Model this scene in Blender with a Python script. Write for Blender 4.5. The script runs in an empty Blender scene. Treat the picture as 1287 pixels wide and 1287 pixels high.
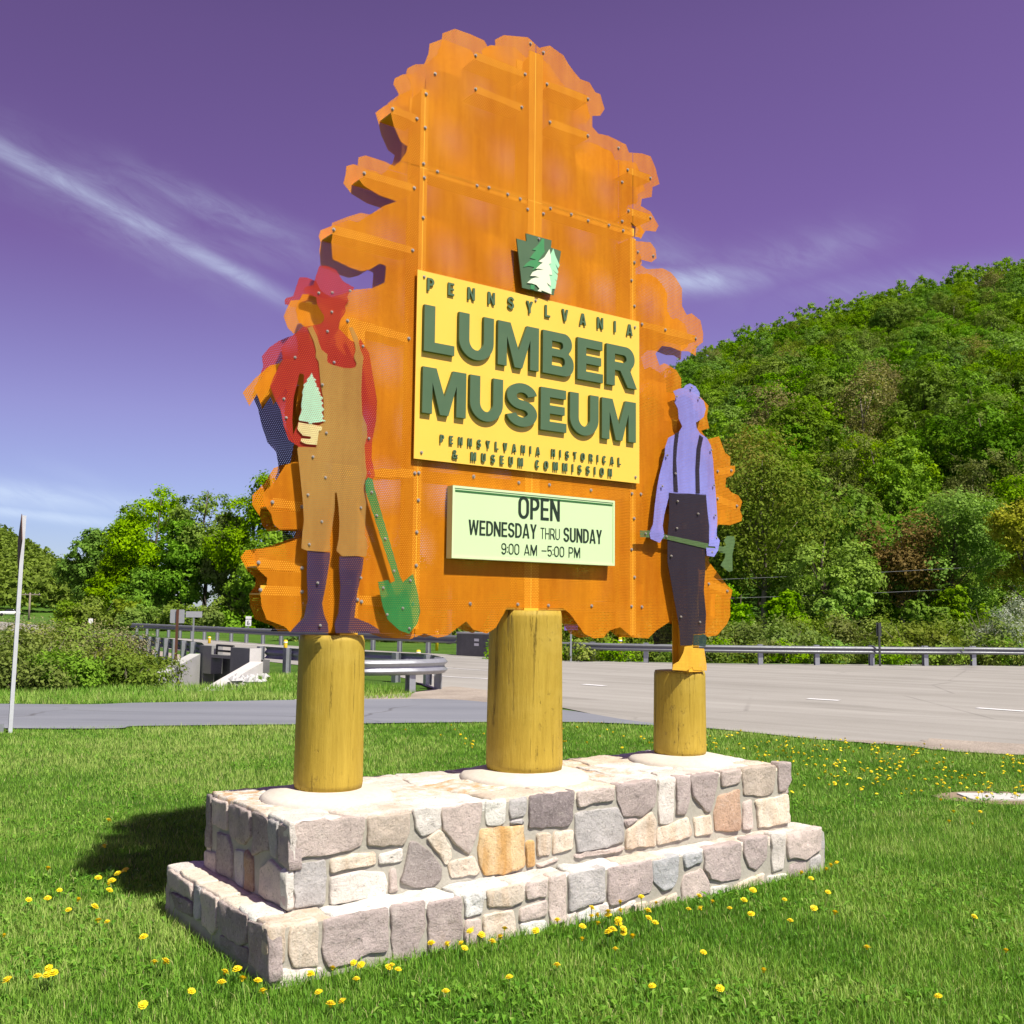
import bpy, bmesh, math, random
import numpy as np
from mathutils import Vector, Matrix, noise
from mathutils.geometry import tessellate_polygon

random.seed(7)
rng = np.random.default_rng(11)
scene = bpy.context.scene
C = scene.collection

# ------------------------------------------------------------------ camera
FOC, PITCH, ROLL, CAMH = 1318.0, 0.0969, 0.0109, 1.6
cam = bpy.data.cameras.new('camera')
cam.sensor_width = 36.0
cam.lens = 36.0 * FOC / 1287.0
cam.clip_end = 5000
cam.clip_start = 0.05
camo = bpy.data.objects.new('camera', cam)
C.objects.link(camo)
camo.matrix_world = Matrix.Translation((0, 0, CAMH)) @ Matrix.Rotation(math.pi / 2 + PITCH, 4, 'X') @ Matrix.Rotation(ROLL, 4, 'Z')
scene.camera = camo

# ------------------------------------------------------------------ sky, sun, exposure
TH = 0.6335                                   # yaw of the sign
SU = Vector((math.cos(TH), math.sin(TH), 0))  # along the sign
TU = Vector((-math.sin(TH), math.cos(TH), 0)) # into depth
ORG = Vector((-1.0203, 4.6114, 0))            # near corner of the plinth
sun_dir = (SU * 0.10 - TU * 0.70 + Vector((0, 0, 1))).normalized()
SUN_EL = math.asin(sun_dir.z)
SUN_AZ = math.atan2(sun_dir.x, sun_dir.y)

def ray(px, py):
    dx, dy = px - 643.5, py - 643.5
    cr, sr = math.cos(ROLL), math.sin(ROLL)
    u, v = dx * cr + dy * sr, -dx * sr + dy * cr
    cp, sp = math.cos(PITCH), math.sin(PITCH)
    return Vector((u / FOC, cp + sp * v / FOC, sp - cp * v / FOC))

world = bpy.data.worlds.new('World')
scene.world = world
world.use_nodes = True
wn = world.node_tree
wn.nodes.clear()

class NT:
    """small helper for node trees"""
    def __init__(s, tree): s.t = tree
    def n(s, kind, **kw):
        nd = s.t.nodes.new(kind)
        for k, v in kw.items(): setattr(nd, k, v)
        return nd
    def put(s, sock, v):
        if isinstance(v, bpy.types.NodeSocket): s.t.links.new(v, sock)
        elif v is not None: sock.default_value = v
    def m(s, op, a, b=None, c=None, clamp=False):
        nd = s.n('ShaderNodeMath', operation=op, use_clamp=clamp)
        for i, v in enumerate((a, b, c)): s.put(nd.inputs[i], v) if v is not None else None
        return nd.outputs[0]
    def v(s, op, a, b=None):
        nd = s.n('ShaderNodeVectorMath', operation=op)
        s.put(nd.inputs[0], a)
        if b is not None: s.put(nd.inputs[1], b)
        return nd.outputs['Value'] if op in ('DOT_PRODUCT', 'LENGTH', 'DISTANCE') else nd.outputs[0]
    def mix(s, f, a, b, mode='MIX'):
        nd = s.n('ShaderNodeMix', data_type='RGBA', blend_type=mode)
        s.put(nd.inputs[0], f); s.put(nd.inputs[6], a); s.put(nd.inputs[7], b)
        return nd.outputs[2]
    def noise(s, vec, scale, detail=4, rough=.55, dist=0):
        nd = s.n('ShaderNodeTexNoise')
        s.put(nd.inputs['Vector'], vec); nd.inputs['Scale'].default_value = scale
        nd.inputs['Detail'].default_value = detail; nd.inputs['Roughness'].default_value = rough
        nd.inputs['Distortion'].default_value = dist
        return nd.outputs[0]
    def ramp(s, f, stops, interp='LINEAR'):
        nd = s.n('ShaderNodeValToRGB'); cr = nd.color_ramp; cr.interpolation = interp
        while len(cr.elements) < len(stops): cr.elements.new(.5)
        for e, (p, c) in zip(cr.elements, stops):
            e.position = p; e.color = c if len(c) == 4 else (*c, 1)
        s.put(nd.inputs[0], f)
        return nd.outputs[0]
    def rng(s, f, a, b, c=0., d=1.):
        nd = s.n('ShaderNodeMapRange')
        for i, v in enumerate((f, a, b, c, d)): s.put(nd.inputs[i], v)
        return nd.outputs[0]
    def mapping(s, vec, scale=(1, 1, 1), rot=(0, 0, 0), loc=(0, 0, 0)):
        nd = s.n('ShaderNodeMapping'); s.put(nd.inputs[0], vec)
        nd.inputs['Scale'].default_value = scale; nd.inputs['Rotation'].default_value = rot; nd.inputs['Location'].default_value = loc
        return nd.outputs[0]

W = NT(wn)
sky = W.n('ShaderNodeTexSky', sky_type='NISHITA', sun_disc=False, sun_elevation=SUN_EL, sun_rotation=SUN_AZ,
          air_density=1.0, dust_density=0.6, ozone_density=1.6, altitude=500)
gen = W.n('ShaderNodeTexCoord').outputs['Generated']
dirv = W.v('NORMALIZE', gen)
sep = W.n('ShaderNodeSeparateXYZ'); W.put(sep.inputs[0], dirv)
up = sep.outputs[2]
# the violet cast of this sky: stronger overhead, paler and bluer towards the horizon; dimmed near the zenith to weaken the fill light
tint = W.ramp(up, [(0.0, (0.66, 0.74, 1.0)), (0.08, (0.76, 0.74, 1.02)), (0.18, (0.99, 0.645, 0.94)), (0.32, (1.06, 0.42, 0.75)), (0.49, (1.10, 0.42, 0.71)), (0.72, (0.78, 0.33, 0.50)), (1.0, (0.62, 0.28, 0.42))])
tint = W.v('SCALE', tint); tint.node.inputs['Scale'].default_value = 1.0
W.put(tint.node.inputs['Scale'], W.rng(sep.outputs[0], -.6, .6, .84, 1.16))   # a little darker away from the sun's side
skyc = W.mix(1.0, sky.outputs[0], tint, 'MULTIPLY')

wob0 = W.m('SUBTRACT', W.noise(dirv, 9.0, 3), .5)
_a, _b = ray(-60, 155).normalized(), ray(380, 388).normalized()
_n = _a.cross(_b).normalized(); _t = _n.cross(_a).normalized()
cmb = W.n('ShaderNodeCombineXYZ')
W.put(cmb.inputs[0], W.m('MULTIPLY', W.v('DOT_PRODUCT', dirv, tuple(_t)), 9.)); W.put(cmb.inputs[1], W.m('MULTIPLY', W.v('DOT_PRODUCT', dirv, tuple(_n)), 34.))
W.put(cmb.inputs[2], W.m('MULTIPLY', W.v('DOT_PRODUCT', dirv, tuple(_a)), 9.))
fib = W.noise(cmb.outputs[0], 2.2, 7, .66, .7)
def streak(pa, pb, w0, pad=.02, rag=.5, soft=1.0, seed=0., taper=(.12, .12), dens=1.0):
    """a thin band of high cloud lying along the great circle through two directions"""
    a, b = ray(*pa).normalized(), ray(*pb).normalized()
    n = a.cross(b).normalized(); t = n.cross(a).normalized()
    L = math.acos(max(-1, min(1, a.dot(b))))
    along = W.m('ARCTAN2', W.v('DOT_PRODUCT', dirv, tuple(t)), W.v('DOT_PRODUCT', dirv, tuple(a)))
    off = W.v('DOT_PRODUCT', dirv, tuple(n))
    d = W.m('DIVIDE', W.m('MULTIPLY_ADD', wob0, w0 * 1.9 * rag, off), w0)
    g = W.m('EXPONENT', W.m('MULTIPLY', W.m('MULTIPLY', d, d), -1.0))
    f0 = W.rng(along, -pad, taper[0], 0, 1); f1 = W.rng(along, L - taper[1], L + pad, 1, 0)
    k = W.m('MULTIPLY', W.m('MULTIPLY', f0, f1), g)
    nn = W.rng(fib, .5 - .30 * rag - (1 - rag) * .5, .70, 0, 1)
    return W.m('MULTIPLY', W.m('MULTIPLY', k, nn), dens, clamp=True)

sts = [streak((-60, 155), (384, 391), .0085, rag=.30, dens=.50, taper=(.0, .06)),
       streak((-60, 150), (340, 368), .024, rag=.8, dens=.26),
       streak((110, 195), (430, 322), .013, rag=1.0, dens=.30),
       streak((270, 300), (430, 328), .016, rag=.8, dens=.42),
       streak((-200, 597), (255, 646), .011, rag=.45, dens=.62),
       streak((-200, 622), (168, 660), .0050, rag=.25, dens=.70, taper=(.1, .04)),
       streak((45, 580), (230, 650), .009, rag=.6, dens=.30),
       streak((640, 362), (960, 350), .012, rag=.2, dens=.62, taper=(.1, .05)),
       streak((760, 285), (930, 365), .020, rag=.6, dens=.42),
       streak((880, 350), (1130, 290), .020, rag=.8, dens=.30),
       streak((960, 375), (1320, 335), .014, rag=.9, dens=.20)]
cl = sts[0]
for q in sts[1:]: cl = W.m('MAXIMUM', cl, q)
skyc2 = W.mix(cl, skyc, (5.3, 6.3, 7.9, 1))
bg = W.n('ShaderNodeBackground')
world.cycles.sampling_method = 'MANUAL'; world.cycles.sample_map_resolution = 512
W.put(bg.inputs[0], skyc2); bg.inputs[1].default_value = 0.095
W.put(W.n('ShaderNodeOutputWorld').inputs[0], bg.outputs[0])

sun = bpy.data.lights.new('sun', 'SUN')
sun.energy = 5.0; sun.angle = math.radians(.53); sun.color = (1.0, .955, .85)
suno = bpy.data.objects.new('sun', sun); C.objects.link(suno)
suno.location = (6, -6, 14)
suno.rotation_euler = (-sun_dir).to_track_quat('-Z', 'Y').to_euler()

vs = scene.view_settings
vs.view_transform = 'Standard'; vs.look = 'None'; vs.gamma = 1.0; vs.use_curve_mapping = False
vs.exposure = 0.45
scene.cycles.use_denoising = True
scene.cycles.max_bounces = 5; scene.cycles.transparent_max_bounces = 24
scene.cycles.diffuse_bounces = 3; scene.cycles.sample_clamp_indirect = 8

# ------------------------------------------------------------------ survey helpers
def S(px, py, t=.56):
    """(s, z) in the sign's own upright plane at depth t"""
    r = ray(px, py); o = Vector((0, 0, CAMH)) - ORG
    k = (t - o.dot(TU)) / r.dot(TU)
    p = o + r * k
    return (p.dot(SU), p.z)
def E_(px, py, s=0.):
    """(t, z) in an upright plane across the sign at s"""
    r = ray(px, py); o = Vector((0, 0, CAMH)) - ORG
    k = (s - o.dot(SU)) / r.dot(SU)
    p = o + r * k
    return (p.dot(TU), p.z)
def G(px, py, z=0.):
    r = ray(px, py); k = (z - CAMH) / r.z
    return Vector((r.x * k, r.y * k, z))
def D(px, py, d):
    r = ray(px, py); k = d / r.y
    return Vector((r.x * k, d, CAMH + r.z * k))
def zm(x0, y0, sc): return lambda pts: [(x0 + x * sc, y0 + y * sc) for x, y in pts]
R1, R2 = zm(400, 20, .24864), zm(640, 20, .24864)
R3, R4 = zm(290, 290, .24864), zm(290, 520, .24864)
R5, R6 = zm(500, 270, .26418), zm(530, 580, .24864)
R7, R8 = zm(740, 320, .20202), zm(740, 560, .20202)
Z4, Z5, Z6 = zm(320, 430, .16322), zm(690, 770, .16317), zm(350, 330, .10101)
KS = zm(630, 280, .0777)

# ------------------------------------------------------------------ object helpers
def link(o, parent=None):
    C.objects.link(o)
    if parent: o.parent = parent
    return o
def obj(name, me, mat=None, parent=None):
    o = bpy.data.objects.new(name, me)
    if mat is not None and not me.materials: me.materials.append(mat)
    return link(o, parent)
def empty(name, loc=(0, 0, 0), rz=0):
    o = bpy.data.objects.new(name, None); o.empty_display_size = .1
    o.location = loc; o.rotation_euler = (0, 0, rz)
    return link(o)
def tag(o, label=None, cat=None, group=None, kind=None):
    if label: o['label'] = label
    if cat: o['category'] = cat
    if group: o['group'] = group
    if kind: o['kind'] = kind
    return o
def mesh(name, verts, faces, smooth=False):
    me = bpy.data.meshes.new(name); me.from_pydata([tuple(v) for v in verts], [], faces)
    if smooth: me.polygons.foreach_set('use_smooth', [True] * len(faces))
    me.update()
    return me
class MB:
    def __init__(s): s.v = []; s.f = []
    def add(s, verts, faces):
        b = len(s.v); s.v += [tuple(v) for v in verts]; s.f += [[b + i for i in f] for f in faces]
    def box(s, a, b):
        (x0, y0, z0), (x1, y1, z1) = a, b
        s.add([(x0, y0, z0), (x1, y0, z0), (x1, y1, z0), (x0, y1, z0), (x0, y0, z1), (x1, y0, z1), (x1, y1, z1), (x0, y1, z1)],
              [(0, 3, 2, 1), (4, 5, 6, 7), (0, 1, 5, 4), (1, 2, 6, 5), (2, 3, 7, 6), (3, 0, 4, 7)])
    def bar(s, p, q, w, h, upv=(0, 0, 1)):
        """box of section w x h from p to q"""
        p, q = Vector(p), Vector(q); d = (q - p).normalized(); u = Vector(upv)
        r = d.cross(u).normalized(); u = r.cross(d).normalized()
        vs_ = [c + r * a * w / 2 + u * b * h / 2 for c in (p, q) for a, b in ((-1, -1), (1, -1), (1, 1), (-1, 1))]
        s.add(vs_, [(0, 1, 2, 3), (7, 6, 5, 4), (0, 4, 5, 1), (1, 5, 6, 2), (2, 6, 7, 3), (3, 7, 4, 0)])
    def tube(s, pts, rad, n=8, cap=True):
        pts = [Vector(p) for p in pts]
        rad = rad if hasattr(rad, '__len__') else [rad] * len(pts)
        b = len(s.v); prev = None
        for i, p in enumerate(pts):
            d = (pts[min(i + 1, len(pts) - 1)] - pts[max(i - 1, 0)]).normalized()
            a = Vector((0, 0, 1)) if abs(d.z) < .9 else Vector((1, 0, 0))
            if prev is None: r = d.cross(a).normalized()
            else: r = (prev - d * prev.dot(d)).normalized()
            prev = r; u = d.cross(r)
            for k in range(n):
                an = 2 * math.pi * k / n
                s.v.append(tuple(p + (r * math.cos(an) + u * math.sin(an)) * rad[i]))
        for i in range(len(pts) - 1):
            for k in range(n):
                s.f.append([b + i * n + k, b + i * n + (k + 1) % n, b + (i + 1) * n + (k + 1) % n, b + (i + 1) * n + k])
        if cap:
            s.f.append([b + k for k in range(n)][::-1]); e = b + (len(pts) - 1) * n
            s.f.append([e + k for k in range(n)])
    def mesh(s, name, smooth=False): return mesh(name, s.v, s.f, smooth)
    def build(s, name, mat, parent=None, smooth=False): return obj(name, s.mesh(name, smooth), mat, parent)

def prism(contours, y0, y1, xform=None):
    """solid plate: contours in (s, z), from depth y0 (front) to y1 (back)"""
    cs = []
    for c in contours:
        out = []
        for p in c:
            if not out or (abs(p[0] - out[-1][0]) + abs(p[1] - out[-1][1])) > 1e-5: out.append(p)
        if abs(out[0][0] - out[-1][0]) + abs(out[0][1] - out[-1][1]) < 1e-5: out.pop()
        cs.append(out)
    tris = tessellate_polygon([[Vector((x, z, 0)) for x, z in c] for c in cs])
    flat = [p for c in cs for p in c]; n = len(flat)
    v = [(x, y0, z) for x, z in flat] + [(x, y1, z) for x, z in flat]
    f = []
    for a, b, c in tris:
        A, B, Cc = flat[a], flat[b], flat[c]
        ar = (B[0] - A[0]) * (Cc[1] - A[1]) - (B[1] - A[1]) * (Cc[0] - A[0])
        if abs(ar) < 1e-12: continue
        if ar > 0: f += [(a, b, c), (n + c, n + b, n + a)]
        else: f += [(a, c, b), (n + b, n + c, n + a)]
    i0 = 0
    for c in cs:
        m = len(c)
        area = sum(c[i][0] * c[(i + 1) % m][1] - c[(i + 1) % m][0] * c[i][1] for i in range(m))
        outer = c is cs[0]
        ccw = area > 0
        for i in range(m):
            a, b = i0 + i, i0 + (i + 1) % m
            if ccw == outer: f.append((b, a, n + a, n + b))
            else: f.append((a, b, n + b, n + a))
        i0 += m
    if xform: v = [xform(p) for p in v]
    return v, f
def plate(name, contours, y0, y1, mat, parent):
    v, f = prism(contours, y0, y1)
    return obj(name, mesh(name, v, f), mat, parent)

# ------------------------------------------------------------------ materials
def material(name, rough=.6, spec=.5):
    m = bpy.data.materials.new(name); m.use_nodes = True
    nt = NT(m.node_tree); b = m.node_tree.nodes['Principled BSDF']
    b.inputs['Roughness'].default_value = rough
    b.inputs['Specular IOR Level'].default_value = spec
    return m, nt, b
def bump(nt, b, h, strength=.3, dist=.01):
    bp = nt.n('ShaderNodeBump'); bp.inputs['Strength'].default_value = strength; bp.inputs['Distance'].default_value = dist
    nt.put(bp.inputs['Height'], h); nt.put(b.inputs['Normal'], bp.outputs[0])
def ocoord(nt): return nt.n('ShaderNodeTexCoord').outputs['Object']
def paint(name, col, rough=.5, var=.12, scale=6, spec=.4, metal=0):
    m, nt, b = material(name, rough, spec); oc = ocoord(nt)
    nz = nt.noise(oc, scale, 5, .6)
    c = nt.mix(nz, tuple(x * (1 - var) for x in col) + (1,), tuple(min(1, x * (1 + var)) for x in col) + (1,))
    nt.put(b.inputs['Base Color'], c); b.inputs['Metallic'].default_value = metal
    nt.put(b.inputs['Roughness'], nt.rng(nt.noise(oc, scale * 3, 3), .3, .7, rough - .08, rough + .1))
    return m
PX, PZ, HR = .0112, .0097, .0028
def perforated(name, col, col2=None, fade=.0, rough=.5, hr=HR):
    """painted sheet punched with staggered round holes"""
    m, nt, b = material(name, rough, .12); oc = ocoord(nt)
    sp = nt.n('ShaderNodeSeparateXYZ'); nt.put(sp.inputs[0], oc)
    row = nt.m('FLOOR', nt.m('DIVIDE', sp.outputs[2], PZ))
    odd = nt.m('MULTIPLY', nt.m('FLOORED_MODULO', row, 2.0), .5)
    fx = nt.m('SUBTRACT', nt.m('FRACT', nt.m('ADD', nt.m('DIVIDE', sp.outputs[0], PX), odd)), .5)
    fz = nt.m('SUBTRACT', nt.m('FRACT', nt.m('DIVIDE', sp.outputs[2], PZ)), .5)
    fx, fz = nt.m('MULTIPLY', fx, PX), nt.m('MULTIPLY', fz, PZ)
    d2 = nt.m('ADD', nt.m('MULTIPLY', fx, fx), nt.m('MULTIPLY', fz, fz))
    hole = nt.m('LESS_THAN', d2, hr * hr)
    nz = nt.noise(nt.mapping(oc, (1.2, 1, .8)), 1.6, 6, .62)
    nz2 = nt.noise(nt.mapping(oc, (14, 1, 1.2)), 1.5, 4, .6)
    nz3 = nt.noise(oc, 42, 5, .8)
    f = nt.m('ADD', nt.m('ADD', nt.m('MULTIPLY', nz, .45), nt.m('MULTIPLY', nz2, .3)), nt.m('MULTIPLY', nz3, .25))
    c1 = (col[0] * .84, col[1] * .74, col[2] * .74, 1); c2 = (col2 or tuple(min(1, x * 1.12) for x in col)) + (1,)
    c = nt.mix(nt.rng(f, .38, .62), c1, c2)
    if fade:   # chalky, sun-bleached patches in the paint
        ch = nt.m('MULTIPLY', nt.rng(nt.noise(nt.mapping(oc, (1.1, 1, .55), loc=(3.1, 0, 1.7)), 2.1, 4, .5), .58, .80), fade)
        c = nt.mix(ch, c, (.66, .34, .14, 1))
    nt.put(b.inputs['Base Color'], c)
    tr = nt.n('ShaderNodeBsdfTransparent'); mx = nt.n('ShaderNodeMixShader')
    nt.put(mx.inputs[0], hole); nt.put(mx.inputs[1], b.outputs[0]); nt.put(mx.inputs[2], tr.outputs[0])
    nt.put(m.node_tree.nodes['Material Output'].inputs[0], mx.outputs[0])
    return m
M = {}
M['orange'] = perforated('orange_perforated', (.60, .195, .004), (.68, .25, .008), fade=.10)
M['orange_back'] = perforated('orange_perforated_rear', (.64, .23, .006), (.70, .28, .010), hr=.0025)
M['frame'] = paint('frame_yellow_orange', (.86, .45, .03), .5, .08)
M['red'] = perforated('red_perforated', (.38, .032, .018))
M['tan'] = perforated('tan_perforated', (.40, .225, .055), hr=.0026)
M['boot'] = perforated('purple_perforated', (.055, .036, .075), hr=.0023)
M['green'] = perforated('green_perforated', (.035, .22, .055), hr=.0026)
M['mint'] = perforated('mint_perforated', (.42, .66, .44), hr=.0026)
M['cream'] = perforated('cream_perforated', (.68, .58, .26), hr=.0026)
M['navy'] = perforated('navy_perforated', (.035, .026, .075), hr=.0024)
M['peri'] = perforated('periwinkle_perforated', (.26, .27, .66), hr=.0022)
M['pants'] = perforated('charcoal_perforated', (.034, .028, .038), hr=.0022)
M['axe'] = perforated('sage_perforated', (.10, .17, .065), hr=.0022)
M['bootyellow'] = perforated('yellow_perforated', (.80, .48, .05), hr=.0018)
M['cuff'] = perforated('dark_green_perforated', (.03, .06, .05), hr=.0022)
M['yellow'] = paint('board_yellow', (.88, .555, .070), .45, .05, 2)
M['letter'] = paint('letter_green', (.072, .135, .062), .5, .08)
M['mintface'] = paint('hours_face', (.58, .76, .40), .35, .03, 2)
M['mintframe'] = paint('hours_frame', (.62, .78, .42), .45, .05)
M['ink'] = paint('hours_ink', (.012, .028, .012), .5, .1)
M['inklight'] = paint('hours_rule', (.03, .14, .03), .5, .1)
M['steel'] = paint('zinc_bolt', (.40, .36, .30), .45, .15, 30, .5, .4)
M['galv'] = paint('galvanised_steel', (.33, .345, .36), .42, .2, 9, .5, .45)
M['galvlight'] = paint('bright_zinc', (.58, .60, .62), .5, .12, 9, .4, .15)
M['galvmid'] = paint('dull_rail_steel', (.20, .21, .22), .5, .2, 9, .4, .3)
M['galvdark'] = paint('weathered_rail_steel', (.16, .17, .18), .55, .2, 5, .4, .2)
M['brownpost'] = paint('rusty_post', (.11, .045, .025), .7, .2)
M['signgrey'] = paint('sign_back', (.42, .43, .44), .45, .1, 4, .5, .3)
M['white'] = paint('white_paint', (.78, .78, .76), .5, .05)
M['black'] = paint('black_paint', (.02, .02, .02), .5, .1)
M['purple'] = paint('purple_sign', (.17, .11, .38), .5, .1)
M['marker'] = paint('marker_yellow', (.78, .55, .02), .5, .08)
M['darksign'] = paint('dark_sign', (.05, .055, .05), .5, .15)
M['glass'] = paint('car_glass', (.02, .025, .03), .1, .1)
M['rubber'] = paint('rubber', (.02, .02, .02), .8, .1)
M['wood'] = paint('pole_wood', (.24, .20, .16), .85, .2)
M['kgreen'] = paint('keystone_mid_green', (.055, .26, .085), .5, .06)
M['kmint'] = paint('keystone_mint', (.36, .70, .42), .5, .04)
M['kwhite'] = paint('keystone_white', (.74, .80, .58), .5, .04)

def m_log():
    m, nt, b = material('log_paint', .6, .3); oc = ocoord(nt)
    n1 = nt.noise(nt.mapping(oc, (10, 10, .8)), 3.4, 8, .72)
    n2 = nt.noise(nt.mapping(oc, (1, 1, 1.4)), 3.0, 6, .65)
    rough = nt.rng(nt.noise(oc, 2.2, 3), .48, .64)                       # areas where the paint has weathered
    cr1 = nt.noise(nt.mapping(oc, (11, 11, .55), loc=(2, 1, 0)), 2.4, 8, .78, .5)
    crack = nt.m('MULTIPLY', nt.rng(cr1, .590, .612), nt.rng(rough, 0, 1, .25, 1))
    flake = nt.m('MULTIPLY', nt.rng(nt.noise(nt.mapping(oc, (3, 3, 1.5)), 9.0, 6, .75), .60, .66), rough)
    c = nt.mix(nt.rng(n1, .3, .7), (.365, .245, .024, 1), (.50, .350, .045, 1))
    c = nt.mix(nt.m('MULTIPLY', nt.rng(n2, .50, .75), .45), c, (.58, .43, .085, 1))
    c = nt.mix(nt.m('MULTIPLY', flake, .6), c, (.26, .16, .02, 1))
    c = nt.mix(nt.m('MULTIPLY', crack, .85), c, (.13, .075, .01, 1))
    nt.put(b.inputs['Base Color'], c)
    h = nt.m('SUBTRACT', nt.m('SUBTRACT', nt.m('ADD', nt.m('MULTIPLY', n1, .6), nt.m('MULTIPLY', n2, .4)), nt.m('MULTIPLY', flake, .35)), crack)
    bump(nt, b, h, .9, .010)
    return m
M['log'] = m_log()
def m_stone():
    m, nt, b = material('field_stone', .9, .08); oc = ocoord(nt)
    oi = nt.n('ShaderNodeObjectInfo')
    base = oi.outputs['Color']; rust = oi.outputs['Alpha']; rnd = oi.outputs['Random']
    off = nt.n('ShaderNodeCombineXYZ'); nt.put(off.inputs[0], nt.m('MULTIPLY', rnd, 37.)); nt.put(off.inputs[1], nt.m('MULTIPLY', rnd, 11.))
    p = nt.v('ADD', oc, off.outputs[0])
    coarse = nt.noise(p, 5.5, 5, .6, .6); fine = nt.noise(p, 62, 6, .82); mid = nt.noise(p, 20, 6, .75, .3); grain = nt.noise(p, 130, 3, .8)
    # mottling, quartz flecks and darker grains that belong to the stone
    hv = nt.n('ShaderNodeHueSaturation'); nt.put(hv.inputs['Color'], base); nt.put(hv.inputs['Value'], nt.rng(coarse, .25, .75, .78, 1.22))
    c = hv.outputs[0]
    c = nt.mix(nt.m('MULTIPLY', nt.rng(fine, .54, .70), .65), c, (.74, .68, .60, 1))
    c = nt.mix(nt.m('MULTIPLY', nt.rng(fine, .47, .34), nt.rng(mid, .38, .60, .10, .85)), c, (.13, .105, .085, 1))
    c = nt.mix(nt.m('MULTIPLY', nt.rng(grain, .60, .70), .5), c, (.16, .13, .11, 1))
    c = nt.mix(nt.m('MULTIPLY', nt.rng(nt.noise(p, 9, 4, .6), .58, .78), .45), c, (.68, .62, .54, 1))
    # rust run-off
    st = nt.noise(nt.mapping(p, (7, 7, 1.1)), 2.2, 4, .6)
    c = nt.mix(nt.m('MULTIPLY', nt.rng(st, .40, .62), nt.m('SUBTRACT', 1.0, rust)), c, (.60, .33, .10, 1))
    nt.put(b.inputs['Base Color'], c)
    h = nt.m('ADD', nt.m('MULTIPLY', mid, .7), nt.m('MULTIPLY', fine, .6))
    bump(nt, b, h, 1.0, .016)
    return m
M['stone'] = m_stone()
def simple_noise(name, c1, c2, s1, s2, bs=.4, bd=.01, rough=.9, spec=.2):
    m, nt, b = material(name, rough, spec); oc = ocoord(nt)
    f = nt.m('ADD', nt.m('MULTIPLY', nt.noise(oc, s1, 6, .6), .55), nt.m('MULTIPLY', nt.noise(oc, s2, 4, .7), .45))
    nt.put(b.inputs['Base Color'], nt.mix(nt.rng(f, .34, .66), (*c1, 1), (*c2, 1)))
    bump(nt, b, nt.noise(oc, s2, 4, .7), bs, bd)
    return m
M['mortar'] = simple_noise('mortar', (.34, .32, .26), (.46, .44, .37), 3, 60)
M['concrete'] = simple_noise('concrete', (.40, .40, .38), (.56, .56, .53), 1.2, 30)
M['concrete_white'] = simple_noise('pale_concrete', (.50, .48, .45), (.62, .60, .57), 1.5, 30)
M['concrete_grey'] = simple_noise('shaded_concrete', (.20, .205, .195), (.29, .29, .275), 1.2, 30)  # culvert concrete darkened, shade of the headwall put into the colour
M['concrete_dark'] = simple_noise('dark_concrete', (.10, .10, .10), (.17, .17, .165), 2, 30)
M['pad'] = simple_noise('pad_cement', (.56, .50, .40), (.70, .65, .56), 2, 40, .3, .006)
M['gravel'] = simple_noise('gravel', (.26, .22, .18), (.46, .40, .33), 1.0, 22, .8, .03)
M['riprap'] = simple_noise('riprap', (.38, .38, .37), (.58, .58, .56), 2, 14)
M['bark'] = simple_noise('bark', (.07, .055, .04), (.15, .12, .09), 2, 20, .6, .02)
M['barkpale'] = simple_noise('pale_bark', (.17, .14, .11), (.28, .24, .19), 2, 20, .6, .02)
M['earth'] = simple_noise('bare_earth', (.20, .15, .10), (.33, .26, .18), 2, 25, .6, .02)

def m_asphalt(name, c1, c2, ang, crackk=.5):
    m, nt, b = material(name, .9, .10); oc = ocoord(nt)
    al = nt.mapping(oc, rot=(0, 0, -ang))
    tr = nt.noise(nt.mapping(al, (.035, 1.0, 1)), 1.1, 6, .62); pa = nt.noise(oc, .30, 6, .65); gr = nt.noise(oc, 40, 3, .7); bl = nt.noise(nt.mapping(al, (.25, .8, 1)), .8, 3, .5)
    f = nt.m('ADD', nt.m('ADD', nt.m('MULTIPLY', tr, .55), nt.m('MULTIPLY', pa, .25)), nt.m('MULTIPLY', gr, .2))
    c = nt.mix(nt.rng(f, .36, .64), (*c1, 1), (*c2, 1))
    c = nt.mix(nt.m('MULTIPLY', nt.rng(bl, .60, .66), .30), c, tuple(x * .72 for x in c1) + (1,))     # sealed patches
    vo = nt.n('ShaderNodeTexVoronoi', feature='DISTANCE_TO_EDGE'); nt.put(vo.inputs['Vector'], nt.v('ADD', al, nt.n('ShaderNodeTexNoise').outputs['Color'])); vo.inputs['Scale'].default_value = .22
    cr = nt.m('MULTIPLY', nt.rng(vo.outputs['Distance'], .010, .002), nt.rng(pa, .42, .6, 0, crackk))
    c = nt.mix(cr, c, (.06, .055, .05, 1))
    nt.put(b.inputs['Base Color'], c)
    bump(nt, b, gr, .3, .01)
    return m
M['highway'] = m_asphalt('worn_highway_asphalt', (.255, .243, .215), (.385, .37, .335), 2.47, .28)
M['sideroad'] = m_asphalt('grey_asphalt', (.175, .186, .212), (.245, .256, .282), .0, .7)

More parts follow.
